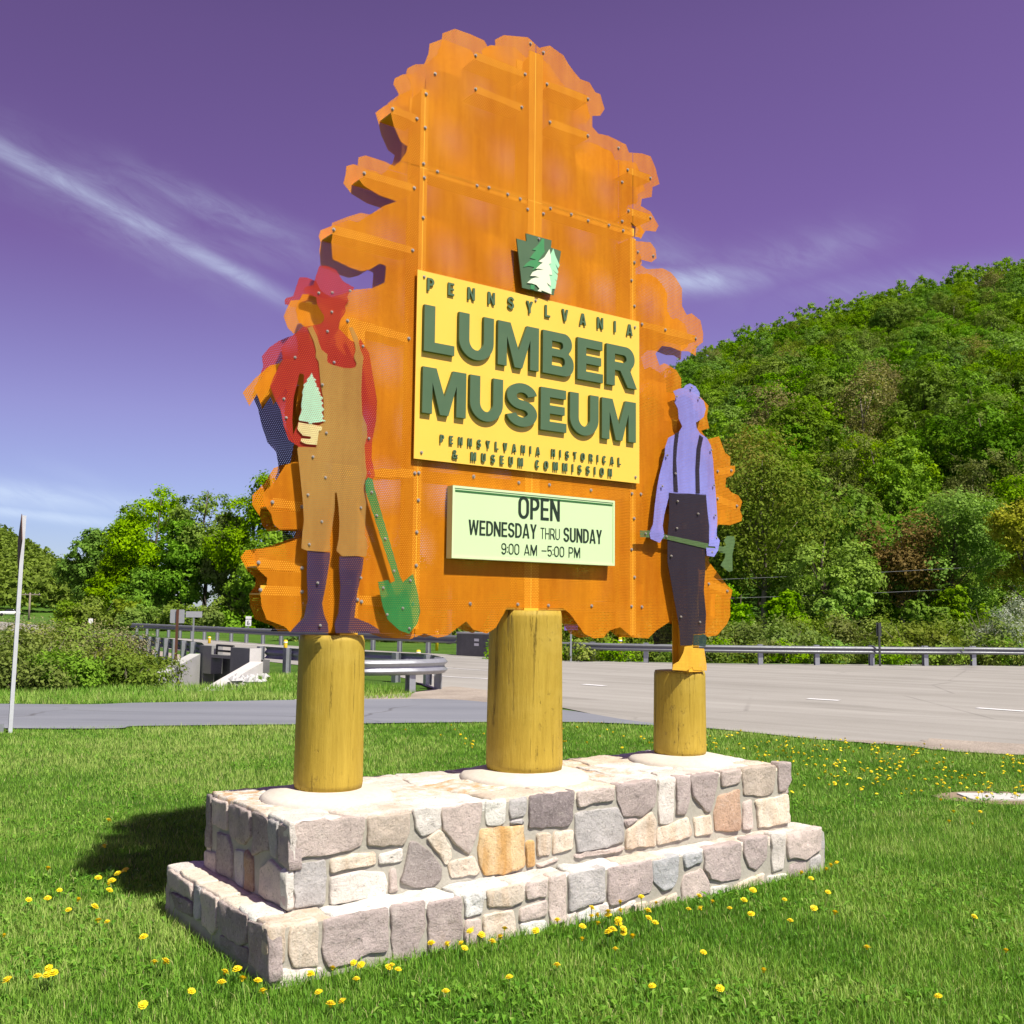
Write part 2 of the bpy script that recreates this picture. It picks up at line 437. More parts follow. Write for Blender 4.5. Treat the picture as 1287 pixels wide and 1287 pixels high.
def m_ground():
    m, nt, b = material('turf_soil', .95, .1); oc = ocoord(nt)
    a = nt.noise(oc, .45, 6, .6); c = nt.noise(oc, 14, 5, .7); e = nt.noise(oc, 90, 3, .7)
    f = nt.m('ADD', nt.m('ADD', nt.m('MULTIPLY', a, .35), nt.m('MULTIPLY', c, .35)), nt.m('MULTIPLY', e, .3))
    col = nt.ramp(f, [(.34, (.030, .075, .010)), (.46, (.065, .145, .018)), (.56, (.105, .20, .028)), (.68, (.16, .21, .05))])
    nt.put(b.inputs['Base Color'], col); bump(nt, b, nt.m('ADD', c, e), .8, .04)
    return m
M['ground'] = m_ground()
def m_blade():
    m, nt, b = material('grass_blade', .5, .12)
    at = nt.n('ShaderNodeAttribute', attribute_name='tint')
    col = nt.ramp(at.outputs['Fac'], [(0, (.045, .145, .010)), (.35, (.105, .275, .020)), (.62, (.195, .395, .040)), (.85, (.34, .52, .095)), (.95, (.46, .52, .17)), (1, (.58, .50, .27))])
    nt.put(b.inputs['Base Color'], col)
    tl = nt.n('ShaderNodeBsdfTranslucent'); nt.put(tl.inputs[0], nt.mix(1.0, col, (.9, 1.0, .4, 1), 'MULTIPLY'))
    mx = nt.n('ShaderNodeMixShader'); mx.inputs[0].default_value = .30
    nt.put(mx.inputs[1], b.outputs[0]); nt.put(mx.inputs[2], tl.outputs[0])
    nt.put(m.node_tree.nodes['Material Output'].inputs[0], mx.outputs[0])
    return m
M['blade'] = m_blade()
def m_leaf(name, dark, light, var=.25, tl=.32):
    m, nt, b = material(name, .6, .06); oc = ocoord(nt)
    oi = nt.n('ShaderNodeObjectInfo')
    at = nt.n('ShaderNodeAttribute', attribute_name='tint')
    f = nt.m('ADD', nt.m('MULTIPLY', at.outputs['Fac'], .65), nt.m('MULTIPLY', nt.noise(oc, .55, 3), .35))
    c = nt.mix(nt.rng(f, .2, .8), (*dark, 1), (*light, 1))
    hs = nt.n('ShaderNodeHueSaturation'); nt.put(hs.inputs['Color'], c)
    nt.put(hs.inputs['Hue'], nt.rng(oi.outputs['Random'], 0, 1, .5 - .035 * var / .25, .5 + .012 * var / .25))
    nt.put(hs.inputs['Value'], nt.rng(nt.m('FRACT', nt.m('MULTIPLY', oi.outputs['Random'], 7.31)), 0, 1, 1 - var, 1 + var))
    nt.put(hs.inputs['Saturation'], nt.rng(nt.m('FRACT', nt.m('MULTIPLY', oi.outputs['Random'], 3.77)), 0, 1, .86, 1.08))
    nt.put(b.inputs['Base Color'], hs.outputs[0])
    t = nt.n('ShaderNodeBsdfTranslucent'); nt.put(t.inputs[0], nt.mix(1.0, hs.outputs[0], (1.0, 1.1, .5, 1), 'MULTIPLY'))
    mx = nt.n('ShaderNodeMixShader'); mx.inputs[0].default_value = tl
    nt.put(mx.inputs[1], b.outputs[0]); nt.put(mx.inputs[2], t.outputs[0])
    nt.put(m.node_tree.nodes['Material Output'].inputs[0], mx.outputs[0])
    return m
M['leaf_hill'] = m_leaf('hill_leaf', (0.091, 0.201, 0.005), (0.201, 0.378, 0.010), .20)
M['leaf_bud'] = m_leaf('budding_leaf', (0.183, 0.189, 0.036), (0.287, 0.275, 0.060), .14)
M['leaf_olive'] = m_leaf('olive_leaf', (.115, .175, .022), (.215, .275, .040), .12)
M['leaf_green'] = m_leaf('green_leaf', (0.098, 0.226, 0.006), (0.226, 0.421, 0.014), .14)
M['leaf_bright'] = m_leaf('bright_leaf', (0.140, 0.299, 0.006), (0.293, 0.512, 0.016), .1)
M['leaf_yellow'] = m_leaf('yellow_leaf', (.28, .32, .020), (.46, .48, .06), .08)
M['leaf_brown'] = m_leaf('russet_leaf', (.16, .120, .035), (.26, .19, .06), .1)
M['leaf_conifer'] = m_leaf('needle', (0.043, 0.098, 0.010), (0.091, 0.165, 0.018), .15, .1)
M['leaf_shrub'] = m_leaf('shrub_leaf', (.120, .200, .022), (.25, .35, .05), .18)
M['leaf_blossom'] = m_leaf('blossom_leaf', (.09, .15, .05), (.62, .64, .56), .05)
M['leaf_dry'] = m_leaf('dry_twig', (.19, .19, .075), (.31, .29, .14), .12, .1)
M['dandelion'] = paint('dandelion_yellow', (.84, .66, .010), .6, .10, 60)
M['stem'] = paint('dandelion_stem', (.10, .20, .03), .6, .12, 60)
# ------------------------------------------------------------------ terrain
def hill_E(a):
    xs = [-1.2, -.62, -.55, -.488, -.423, -.36, -.28, -.12, 0, .10, .184, .30, .40, .489, .62, .9, 1.3]
    ys = [.06, .075, .076, .066, .034, .012, 0, .02, .10, .165, .236, .280, .307, .331, .345, .34, .27]
    return float(np.interp(a, xs, ys))
def sstep(x, a, b):
    t = min(1, max(0, (x - a) / (b - a))); return t * t * (3 - 2 * t)
def ground_z(x, y):
    z = 0.
    d = math.hypot(x, y)
    if y > 5:
        a = x / y if y > 1e-6 else 9
        if abs(a) < 1.3:
            if a > -.28:
                z += 320 * hill_E(a) * min(1.04, max(0, (y - 66) / 254.)) ** 1.06 * sstep(y, 60, 95)
            else:
                z += 520 * hill_E(a) * min(1.0, max(0, (y - 230) / 290.)) ** 1.1
    # creek bed in front of the culvert
    if -30 < x < 0 and 18 < y < 32:
        dx, dy = (x + 7.2 + .12 * (y - 25)), (y - 26.2)
        z -= 1.7 * math.exp(-((dx / 1.0) ** 4 + (dy / 3.2) ** 4))
        dx, dy = (x + 11.5), (y - 23.8)
        z -= .5 * math.exp(-((dx / 3.0) ** 2 + (dy / 1.4) ** 2))
    return z
az = sorted(set([round(v, 3) for v in np.arange(-34, 34.01, .3)] + [round(v, 3) for v in np.arange(-180, 180, 6.)]))
az = [a for a in az]
rad = [0.9 * 1.026 ** i for i in range(285)]
gv, gf = [(0, 0, 0)], []
for r in rad:
    for a in az:
        x, y = r * math.sin(math.radians(a)), r * math.cos(math.radians(a))
        gv.append((x, y, ground_z(x, y)))
na = len(az)
for j in range(na): gf.append((0, 1 + (j + 1) % na, 1 + j))
for i in range(len(rad) - 1):
    b0, b1 = 1 + i * na, 1 + (i + 1) * na
    for j in range(na):
        k = (j + 1) % na
        gf.append((b0 + j, b0 + k, b1 + k, b1 + j))
gme = mesh('ground', gv, [f[::-1] if len(f) == 3 else f for f in gf], True)
tag(obj('ground', gme, M['ground']), kind='structure')

def sheet(name, pts, z, mat, kind='structure'):
    tris = tessellate_polygon([[Vector((p[0], p[1], 0)) for p in pts]])
    v = [(p[0], p[1], z) for p in pts]; f = []
    for a, b, c in tris:
        A, B, Cc = v[a], v[b], v[c]
        f.append((a, b, c) if (B[0] - A[0]) * (Cc[1] - A[1]) - (B[1] - A[1]) * (Cc[0] - A[0]) > 0 else (a, c, b))
    return tag(obj(name, mesh(name, v, f), mat), kind=kind)
def smooth_poly(pts, n=8):
    """Catmull-Rom through points"""
    P = [Vector((p[0], p[1])) for p in pts]; out = []
    for i in range(len(P) - 1):
        p0, p1, p2, p3 = P[max(i - 1, 0)], P[i], P[i + 1], P[min(i + 2, len(P) - 1)]
        for k in range(n):
            t = k / n
            out.append(.5 * ((2 * p1) + (p2 - p0) * t + (2 * p0 - 5 * p1 + 4 * p2 - p3) * t * t + (3 * p1 - p0 - 3 * p2 + p3) * t ** 3))
    out.append(P[-1]); return out
g2 = lambda x, y: tuple(G(x, y)[:2])
# far edge and near edge of the highway, surveyed
far_edge = smooth_poly([(60, 22), (36, 31.5), g2(1287, 836.5), g2(1090, 835.5), g2(890, 834), g2(712, 829.5), g2(540, 821.5), g2(370, 812), g2(250, 803.5), g2(150, 797.5), (-62, 128), (-150, 260)])
near_edge = smooth_poly([(60, -26), (24, -1), (13, 9.4), g2(1287, 940), g2(1150, 935.5), g2(1040, 931), g2(900, 917), g2(812, 912), g2(700, 889), g2(600, 873.5), g2(545, 866), g2(500, 851), g2(420, 841), g2(330, 831), g2(220, 817), g2(120, 804), (-70, 124), (-158, 255)])
sheet('highway', [tuple(p) for p in near_edge] + [tuple(p) for p in far_edge[::-1]], .012, M['highway'])
side_near = smooth_poly([(-40, 14.6), (-20, 14.15), g2(0, 917), g2(180, 914), g2(370, 912), g2(560, 909.5), g2(720, 909), g2(812, 912.5), g2(900, 917.5)])
side_far = smooth_poly([(-40, 18.6), (-20, 18.0), g2(0, 886), g2(180, 884.5), g2(370, 881), g2(480, 880), g2(560, 880), g2(640, 886.5), g2(720, 895), g2(800, 908), g2(900, 917)])
sheet('side_road', [tuple(p) for p in side_near] + [tuple(p) for p in side_far[::-1]], .020, M['sideroad'])
# gravel beside the roads
sheet('gravel_shoulder', [tuple(p) for p in smooth_poly([g2(370, 880), g2(450, 876), g2(520, 871), g2(548, 866), g2(575, 864), g2(640, 873), g2(660, 884), g2(560, 882.5), g2(450, 883), g2(370, 882.5)], 5)], .016, M['gravel'])
gsp = smooth_poly([g2(1045, 932), g2(1120, 937), g2(1200, 945), g2(1287, 951), (9.5, 11.0), (15, 6), (15.5, 8), g2(1287, 936), g2(1150, 934), g2(1040, 930)], 6)
sheet('gravel_verge', [(p[0] + rng.normal(0, .03), p[1] + rng.normal(0, .05)) for p in gsp], .016, M['gravel'])
sheet('far_shoulder', [tuple(p) for p in smooth_poly([g2(130, 812), g2(180, 821), g2(250, 834), g2(250, 828), g2(180, 815), g2(130, 806)], 4)], .016, M['gravel'])

def marking(name, pts, w, mat, z=.019):
    pts = [Vector((p[0], p[1])) for p in pts]; v = []
    for i, p in enumerate(pts):
        d = (pts[min(i + 1, len(pts) - 1)] - pts[max(i - 1, 0)]).normalized(); n = Vector((-d.y, d.x)) * w / 2
        v += [(p.x - n.x, p.y - n.y, z), (p.x + n.x, p.y + n.y, z)]
    f = [(2 * i, 2 * i + 2, 2 * i + 3, 2 * i + 1) for i in range(len(pts) - 1)]
    return tag(obj(name, mesh(name, v, f), mat), kind='structure')
for a, b in (((1015, 879.2), (1055, 881.6)), ((1228, 891), (1288, 895.2)), ((733, 861), (760, 863))):
    marking('lane_dash', [g2(*a), g2(*b)], .22, M['white'], .020)
marking('edge_line', smooth_poly([g2(300, 822), g2(420, 836), g2(545, 849.5), g2(612, 854), g2(680, 860)]), .12, M['white'])
marking('edge_line', smooth_poly([g2(300, 815), g2(420, 829), g2(560, 840), g2(612, 843.5)]), .10, M['white'])
marking('edge_line', smooth_poly([g2(180, 801), g2(300, 809.5), g2(420, 819), g2(540, 825.5), g2(690, 831.5), g2(760, 834)]), .14, M['white'])

# ------------------------------------------------------------------ plinth of field stones
plinth = empty('stone_plinth', ORG, TH)
tag(plinth, 'two-tiered plinth of mixed field stones set in mortar under the sign posts', 'plinth')
L1, W1, H1, IN, H2 = 3.786, 1.345, .262, .156, .653
L2, W2 = L1 - 2 * IN, W1 - 2 * IN
mb = MB()
mb.box((.016, .016, -.1), (L1 - .016, W1 - .016, H1 - .02))
mb.box((IN + .016, IN + .016, H1 - .02), (IN + L2 - .016, IN + W2 - .016, H2 - .025))
mb.build('mortar_core', M['mortar'], plinth)
PAL = {'tan': (.47, .40, .32), 'pink': (.52, .44, .385), 'mauve': (.385, .325, .298), 'grey': (.41, .395, .375), 'white': (.66, .61, .54),
       'purple': (.24, .205, .20), 'brown': (.40, .27, .185), 'blue': (.38, .39, .385), 'cream': (.60, .525, .42), 'dark': (.28, .245, .225), 'rust': (.60, .44, .24)}
def stone(poly, plane, off, col, h=.0145, rough=.008, rust=0., z0=None):
    """one rounded stone; poly in plane coordinates, plane = 'front' 'end' 'right' 'back' 'top'"""
    P = [Vector(p) for p in poly]
    _c = sum(P, Vector((0, 0))) / len(P); P = [p + (p - _c).normalized() * (.0035 if plane != 'top' else 0) for p in P]
    if sum(P[i].x * P[(i + 1) % len(P)].y - P[(i + 1) % len(P)].x * P[i].y for i in range(len(P))) < 0: P.reverse()
    Q = []
    for i in range(len(P)):                                   # soften the corners
        a, b = P[i], P[(i + 1) % len(P)]
        l = (b - a).length; k = min(.22, .009 / max(l, .001))
        Q += [a.lerp(b, k), a.lerp(b, 1 - k)]
    B = []
    for i in range(len(Q)):
        a, b = Q[i], Q[(i + 1) % len(Q)]
        n = max(1, int((b - a).length / .032))
        for j in range(n): B.append(a.lerp(b, j / n))
    c = sum(B, Vector((0, 0))) / len(B)
    size = max((p - c).length for p in B)
    seed = Vector((random.random() * 50, random.random() * 50, random.random() * 50))
    rings = [(1.0, -.05 if plane != 'top' else -.03), (1.0, h * .66), (1 - .004 / size, h * .90), (1 - .011 / size, h * 1.0), (.80, h * 1.04), (.58, h * 1.07), (.34, h * 1.08), (.15, h * 1.08)]
    v, f = [], []
    for k, (sc, hh) in enumerate(rings):
        for p in B:
            q = c + (p - c) * sc
            dn = noise.noise(Vector((q.x * 17, q.y * 17, k * .15)) + seed)
            dn2 = noise.noise(Vector((q.x * 5, q.y * 5, 0)) + seed)
            j = Vector((noise.noise(Vector((q.x * 22, q.y * 22, 5)) + seed), noise.noise(Vector((q.x * 22, q.y * 22, 9)) + seed))) * (.010 if k else .008)
            q = q + j
            v.append((q.x, q.y, hh + (dn * rough + dn2 * rough * 1.2) * (1 if k > 1 else .3)))
    n = len(B)
    for k in range(len(rings) - 1):
        for i in range(n):
            f.append((k * n + i, k * n + (i + 1) % n, (k + 1) * n + (i + 1) % n, (k + 1) * n + i))
    v.append((c.x, c.y, h * 1.1)); e = (len(rings) - 1) * n
    for i in range(n): f.append((e + i, e + (i + 1) % n, len(v) - 1))
    if plane == 'front': w = [(x, off + .016 - d, z) for x, z, d in v]
    elif plane == 'back': w = [(x, off - .016 + d, z) for x, z, d in v]; f = [q[::-1] for q in f]
    elif plane == 'end': w = [(off + .016 - d, y, z) for y, z, d in v]; f = [q[::-1] for q in f]
    elif plane == 'right': w = [(off - .016 + d, y, z) for y, z, d in v]
    else: w = [(x, y, off + d) for x, y, d in v]
    o = obj('stone', mesh('stone', w, f, True), M['stone'], plinth)
    k = random.uniform(.9, 1.1)
    o.color = tuple(min(.82, x * k * 1.30) for x in PAL[col]) + (1 - rust,)
    return o
A_, B_, C_, D_ = zm(330, 960, .17871), zm(520, 940, .17871), zm(700, 930, .1554), zm(860, 910, .1554)
E5, F_, G_, H3 = zm(200, 970, .21763), zm(330, 1120, .17871), zm(540, 1070, .20202), zm(740, 890, .24864)
upper = [
 (A_, [(190, 400), (222, 415), (238, 520), (222, 690), (192, 735)], 'white'), (A_, [(167, 775), (215, 740), (222, 850), (215, 1020), (170, 1032)], 'white'),
 (A_, [(240, 415), (725, 375), (720, 480), (700, 560), (620, 615), (250, 672), (246, 560)], 'pink'), (A_, [(748, 378), (1030, 345), (1040, 480), (1000, 572), (748, 582)], 'tan'),
 (A_, [(1068, 325), (1262, 305), (1252, 440), (1200, 488), (1130, 503), (1088, 460)], 'white'), (A_, [(238, 715), (445, 688), (447, 960), (420, 990), (240, 1020), (232, 860)], 'grey'),
 (A_, [(488, 668), (795, 613), (800, 712), (488, 762)], 'cream'), (A_, [(827, 640), (985, 600), (992, 688), (832, 708)], 'white'),
 (A_, [(487, 800), (700, 758), (860, 768), (883, 860), (870, 925), (487, 995)], 'white'), (A_, [(902, 750), (935, 730), (956, 860), (962, 892), (892, 908)], 'pink'),
 (A_, [(1040, 552), (1090, 550), (1190, 630), (1265, 730), (1255, 820), (1200, 860), (1100, 878), (1002, 850), (977, 820), (1012, 750)], 'dark'),
 (B_, [(103, 640), (180, 577), (208, 590), (277, 760), (235, 822), (150, 710)], 'cream'), (B_, [(207, 430), (493, 382), (468, 540), (400, 742), (342, 718), (262, 618), (217, 588)], 'pink'),
 (B_, [(257, 805), (420, 767), (473, 868), (440, 890), (262, 913)], 'cream'), (B_, [(510, 380), (653, 365), (648, 530), (600, 543), (522, 543)], 'white'),
 (B_, [(682, 370), (803, 347), (793, 475), (692, 503)], 'grey'), (B_, [(690, 517), (780, 492), (780, 532), (690, 542)], 'grey'),
 (B_, [(482, 577), (560, 562), (778, 548), (783, 840), (640, 888), (512, 893), (472, 820), (462, 720)], 'rust'), (B_, [(822, 342), (1132, 307), (1118, 500), (1090, 553), (822, 568)], 'purple'),
 (B_, [(872, 602), (968, 600), (963, 753), (877, 763)], 'cream'), (B_, [(992, 592), (1128, 582), (1128, 713), (984, 747)], 'cream'), (B_, [(802, 662), (848, 652), (852, 830), (798, 842)], 'rust'),
 (B_, [(870, 817), (1010, 772), (1020, 800), (880, 838)], 'pink'),
 (C_, [(172, 420), (468, 382), (463, 490), (182, 543)], 'pink'), (C_, [(158, 590), (498, 547), (538, 640), (548, 828), (400, 868), (177, 908), (162, 760)], 'grey'),
 (C_, [(488, 365), (813, 327), (808, 480), (778, 555), (690, 617), (547, 617), (503, 500)], 'mauve'), (C_, [(572, 730), (652, 682), (778, 575), (803, 660), (808, 853), (563, 883)], 'cream'),
 (C_, [(545, 652), (658, 642), (580, 718)], 'mauve'), (C_, [(828, 320), (963, 302), (953, 480), (943, 678), (837, 687)], 'white'), (C_, [(977, 302), (1082, 292), (1087, 460), (1048, 598), (977, 598)], 'mauve'),
 (C_, [(822, 722), (1068, 628), (1092, 740), (1082, 788), (822, 848)], 'cream'), (C_, [(150, 927), (540, 862), (545, 888), (280, 943), (150, 958)], 'pink'),
 (D_, [(62, 420), (288, 397), (268, 520), (220, 708), (187, 713), (132, 638), (77, 588)], 'mauve'), (D_, [(82, 762), (223, 742), (228, 883), (102, 908)], 'cream'),
 (D_, [(307, 385), (463, 372), (458, 483), (312, 508)], 'pink'), (D_, [(287, 590), (453, 532), (458, 858), (257, 868), (252, 720)], 'brown'), (D_, [(482, 370), (743, 332), (723, 558), (640, 583), (492, 573)], 'tan'),
 (D_, [(767, 307), (868, 312), (866, 460), (830, 538), (777, 543)], 'mauve'), (D_, [(487, 640), (553, 617), (558, 848), (482, 858)], 'pink'), (D_, [(587, 620), (850, 572), (864, 800), (612, 838)], 'cream')]
for R_, poly, col in upper:
    stone([S(x, y, IN) for x, y in R_(poly)], 'front', IN, col, rust=.85 if col == 'rust' else (.25 if col == 'cream' else 0))
lower = [
 (F_, [(37, 262), (160, 247), (163, 500), (60, 528), (45, 500)], 'cream'), (F_, [(202, 247), (393, 202), (398, 528), (232, 538), (192, 450)], 'cream'),
 (F_, [(432, 207), (888, 117), (883, 400), (870, 423), (760, 443), (600, 518), (480, 552), (432, 470)], 'mauve'), (F_, [(907, 107), (1148, 70), (1143, 300), (1100, 360), (1080, 483), (925, 488)], 'mauve'),
 (F_, [(50, 562), (425, 547), (420, 640), (60, 740)], 'white'),
 (G_, [(-6, 327), (200, 277), (208, 540), (130, 608), (0, 638)], 'mauve'), (G_, [(227, 272), (348, 242), (333, 388), (230, 413)], 'white'), (G_, [(367, 242), (588, 202), (588, 310), (500, 343), (372, 348)], 'cream'),
 (G_, [(607, 202), (738, 162), (733, 285), (617, 303)], 'pink'), (G_, [(752, 152), (853, 142), (853, 440), (770, 458), (752, 420)], 'pink'), (G_, [(872, 152), (1098, 102), (1093, 308), (900, 373), (872, 368)], 'grey'),
 (C_, [(428, 1042), (768, 972), (788, 1120), (768, 1228), (640, 1268), (442, 1348), (422, 1300)], 'mauve'), (G_, [(347, 402), (528, 367), (548, 500), (480, 560), (400, 600), (342, 590)], 'cream'),
 (G_, [(227, 432), (318, 417), (328, 560), (222, 600)], 'pink'), (G_, [(567, 352), (733, 307), (733, 408), (572, 438)], 'pink'), (G_, [(572, 457), (733, 427), (728, 540), (600, 575)], 'white'),
 (G_, [(862, 397), (918, 387), (923, 500), (862, 510)], 'white'), (G_, [(932, 385), (1113, 322), (1123, 460), (940, 500)], 'white'), (G_, [(1137, 367), (1287, 302), (1287, 430), (1142, 470)], 'white'),
 (H3, [(332, 777), (458, 742), (453, 860), (428, 913), (382, 928), (337, 880)], 'blue'), (H3, [(487, 745), (573, 717), (578, 778), (492, 813)], 'blue'), (H3, [(592, 717), (768, 677), (773, 858), (680, 878), (622, 863), (592, 810)], 'mauve'),
 (H3, [(792, 662), (908, 647), (903, 760), (850, 823), (812, 798), (792, 740)], 'mauve'), (H3, [(927, 637), (998, 627), (993, 813), (932, 828)], 'white'), (H3, [(1007, 642), (1180, 605), (1176, 720), (1100, 763), (1012, 763)], 'pink'),
 (H3, [(492, 847), (578, 817), (613, 885), (613, 1020), (477, 1030), (477, 900)], 'pink'), (H3, [(627, 907), (710, 897), (733, 1000), (627, 1020)], 'white'), (H3, [(747, 897), (888, 832), (883, 960), (747, 1000)], 'cream'),
 (H3, [(907, 852), (1008, 837), (1013, 940), (907, 960)], 'white'), (H3, [(1022, 797), (1103, 782), (1103, 920), (1027, 930)], 'mauve'), (H3, [(1122, 772), (1178, 742), (1182, 880), (1132, 910)], 'grey'),
 (H3, [(317, 982), (453, 937), (448, 1060), (322, 1080)], 'cream'), (H3, [(127, 1022), (298, 977), (303, 1080), (132, 1110)], 'cream'), (H3, [(0, 1012), (98, 992), (103, 1100), (0, 1110)], 'white')]
for R_, poly, col in lower:
    stone([S(x, y, 0) for x, y in R_(poly)], 'front', 0, col, rust=.2 if col == 'cream' else 0)
for poly, col in [([(507, 862), (622, 908), (627, 1225), (512, 1100)], 'mauve'), ([(337, 742), (498, 842), (493, 990), (460, 1008), (342, 930)], 'mauve'), ([(242, 682), (328, 732), (323, 908), (295, 943), (242, 880)], 'pink'),
                  ([(192, 657), (233, 682), (230, 850), (215, 858), (192, 840)], 'grey'), ([(50, 562), (183, 652), (183, 743), (52, 668)], 'pink'), ([(62, 692), (178, 752), (183, 840), (100, 790)], 'dark'), ([(342, 942), (498, 1022), (503, 1110), (342, 1000)], 'dark')]:
    stone([E_(x, y, 0) for x, y in E5(poly)], 'end', 0, col)
for poly, col in [([(687, 297), (741, 320), (743, 572), (682, 518)], 'mauve'), ([(627, 277), (678, 297), (668, 508), (632, 470)], 'grey'), ([(532, 232), (613, 272), (618, 450), (532, 478)], 'mauve'), ([(397, 187), (518, 227), (518, 370), (480, 428), (402, 370)], 'mauve'),
                  ([(302, 152), (383, 182), (383, 338), (307, 300)], 'pink'), ([(267, 127), (293, 147), (288, 440), (257, 430)], 'dark'), ([(577, 560), (630, 512), (723, 592), (731, 800), (572, 708)], 'pink'), ([(327, 347), (388, 372), (413, 460), (408, 618), (332, 580)], 'dark'),
                  ([(427, 452), (473, 462), (473, 668), (427, 640)], 'grey'), ([(492, 442), (528, 500), (533, 690), (487, 680)], 'brown'), ([(257, 452), (318, 472), (318, 588), (257, 540)], 'pink')]:
    stone([E_(x, y, IN) for x, y in E5(poly)], 'end', IN, col)
# hidden faces: coursed stones so that the plinth is complete all round
def course(plane, off, u0, u1, z0, z1, rows):
    zs = [z0 + (z1 - z0) * i / rows for i in range(rows + 1)]
    for r in range(rows):
        u = u0 + .01
        while u < u1 - .06:
            w = min(random.uniform(.14, .30), u1 - .01 - u)
            if u1 - .01 - (u + w) < .09: w = u1 - .01 - u
            j = lambda: random.uniform(-.012, .012)
            stone([(u + .008, zs[r] + .008 + j()), (u + w - .008, zs[r] + .008 + j()), (u + w - .008, zs[r + 1] - .008), (u + .008, zs[r + 1] - .008)], plane, off, random.choice(['pink', 'tan', 'mauve', 'grey', 'white', 'cream']))
            u += w
course('back', W1, 0, L1, 0.02, H1 - .02, 1); course('back', IN + W2, IN, IN + L2, H1 + .02, H2 - .03, 2)
course('right', L1, 0, W1, 0.02, H1 - .02, 1); course('right', IN + L2, IN, IN + W2, H1 + .02, H2 - .03, 2)
# flat stones on top: a jittered lattice for the upper tier, rows along the ledges
us = [0]
while us[-1] < L2 - .18: us.append(us[-1] + random.uniform(.19, .44))
us[-1] = L2
vsr = [0, .30, .64, W2]
lat = {}
for i, u in enumerate(us):
    for j, v_ in enumerate(vsr):
        ju = random.uniform(-.07, .07) if 0 < i < len(us) - 1 else 0
        jv = random.uniform(-.07, .07) if 0 < j < 3 else 0
        lat[i, j] = Vector((IN + min(max(u, .012), L2 - .012) + ju, IN + min(max(v_, .014), W2 - .014) + jv))
def slab(pts, off, col, rust=0., h=.022, gap=.006):
    c = sum(pts, Vector((0, 0))) / len(pts)
    q = [p + (c - p).normalized() * gap for p in pts]
    return stone(q, 'top', off, col, h, .009, rust)
for i in range(len(us) - 1):
    for j in range(3):
        slab([lat[i, j], lat[i + 1, j], lat[i + 1, j + 1], lat[i, j + 1]], H2 - .026, random.choice(['white', 'white', 'white', 'white', 'cream']), random.choice([0, .25, .5, .8]) if j else random.choice([0, .1, .3]))
def ledge(p0, d, n, length, w):
    u = 0
    while u < length - .02:
        k = random.uniform(.18, .40)
        if length - u - k < .12: k = length - u
        a, b = p0 + d * u, p0 + d * (u + k); j = d * random.uniform(-.02, .02)
        slab([a, b, b + n * w + j, a + n * w + j], H1 - .022, random.choice(['white', 'white', 'white', 'cream']), random.choice([0, 0, .3]), .02, .004)
        u += k
X, Y = Vector((1, 0)), Vector((0, 1))
ledge(Vector((.012, .014)), X, Y, L1 - .024, IN + .006); ledge(Vector((.012, W1 - IN - .02)), X, Y, L1 - .024, IN + .006)
ledge(Vector((.014, IN + .02)), Y, X, W1 - 2 * IN - .04, IN + .006); ledge(Vector((L1 - IN - .02, IN + .02)), Y, X, W1 - 2 * IN - .04, IN + .006)

# ------------------------------------------------------------------ the sign
sign = empty('museum_sign', ORG, TH)
tag(sign, 'orange tree-shaped perforated metal museum sign with two cutout figures on three yellow log posts', 'sign')
TF, TB = .560, .700           # front and rear screens
TP = .690                     # posts' centre
# posts on cement pads
ptop = {}
for px, ytop, rb, rt, ybase, padr in ((412.8, 799, .177, .169, 972, .34), (658.8, 767, .226, .216, 946, .38), (854.6, 845, .173, .168, 932, .34)):
    s0 = S(px, ybase, TP)[0]
    z1 = S(px + 2, ytop, TP - rb)[1]
    mb = MB(); seg, n = 26, 44; zb = H2 + .045
    sd = random.random() * 40
    for i in range(seg + 1):
        t = i / seg; z = zb + (z1 - zb) * t; r = rb + (rt - rb) * t
        for k in range(n):
            a = 2 * math.pi * k / n
            q = Vector((math.cos(a) * 2.2, math.sin(a) * 2.2, z * .9 + sd))
            rr = r + noise.noise(q) * .005 + noise.noise(Vector((math.cos(a) * 9, math.sin(a) * 9, z * 1.1 + sd))) * .0035
            if i in (0, seg): rr -= .006
            mb.v.append((s0 + math.cos(a) * rr, TP + math.sin(a) * rr, z))
    for i in range(seg):
        for k in range(n): mb.f.append((i * n + k, i * n + (k + 1) % n, (i + 1) * n + (k + 1) % n, (i + 1) * n + k))
    mb.f.append([k for k in range(n)][::-1]); mb.f.append([seg * n + k for k in range(n)])
    post = mb.build('post', M['log'], sign, True)
    post.data.polygons[-1].use_smooth = False; post.data.polygons[-2].use_smooth = False
    ptop[px] = (s0, z1)
    # a few long drying cracks, cut as thin dark slivers standing just off the paint
    pm = MB(); m_ = 40
    for i, (rr, zz) in enumerate(((padr, H2 - .05), (padr, H2 + .004), (padr - .02, H2 + .022), (rb + .03, H2 + .046), (0.02, H2 + .049))):
        for k in range(m_):
            a = 2 * math.pi * k / m_
            w = 1 + .03 * noise.noise(Vector((math.cos(a) * 1.5, math.sin(a) * 1.5, sd)))
            pm.v.append((s0 + math.cos(a) * rr * w, TP + math.sin(a) * rr * w, zz))
    for i in range(4):
        for k in range(m_): pm.f.append((i * m_ + k, i * m_ + (k + 1) % m_, (i + 1) * m_ + (k + 1) % m_, (i + 1) * m_ + k))
    pm.f.append([4 * m_ + k for k in range(m_)])
    pm.build('cement_pad', M['pad'], plinth, True)

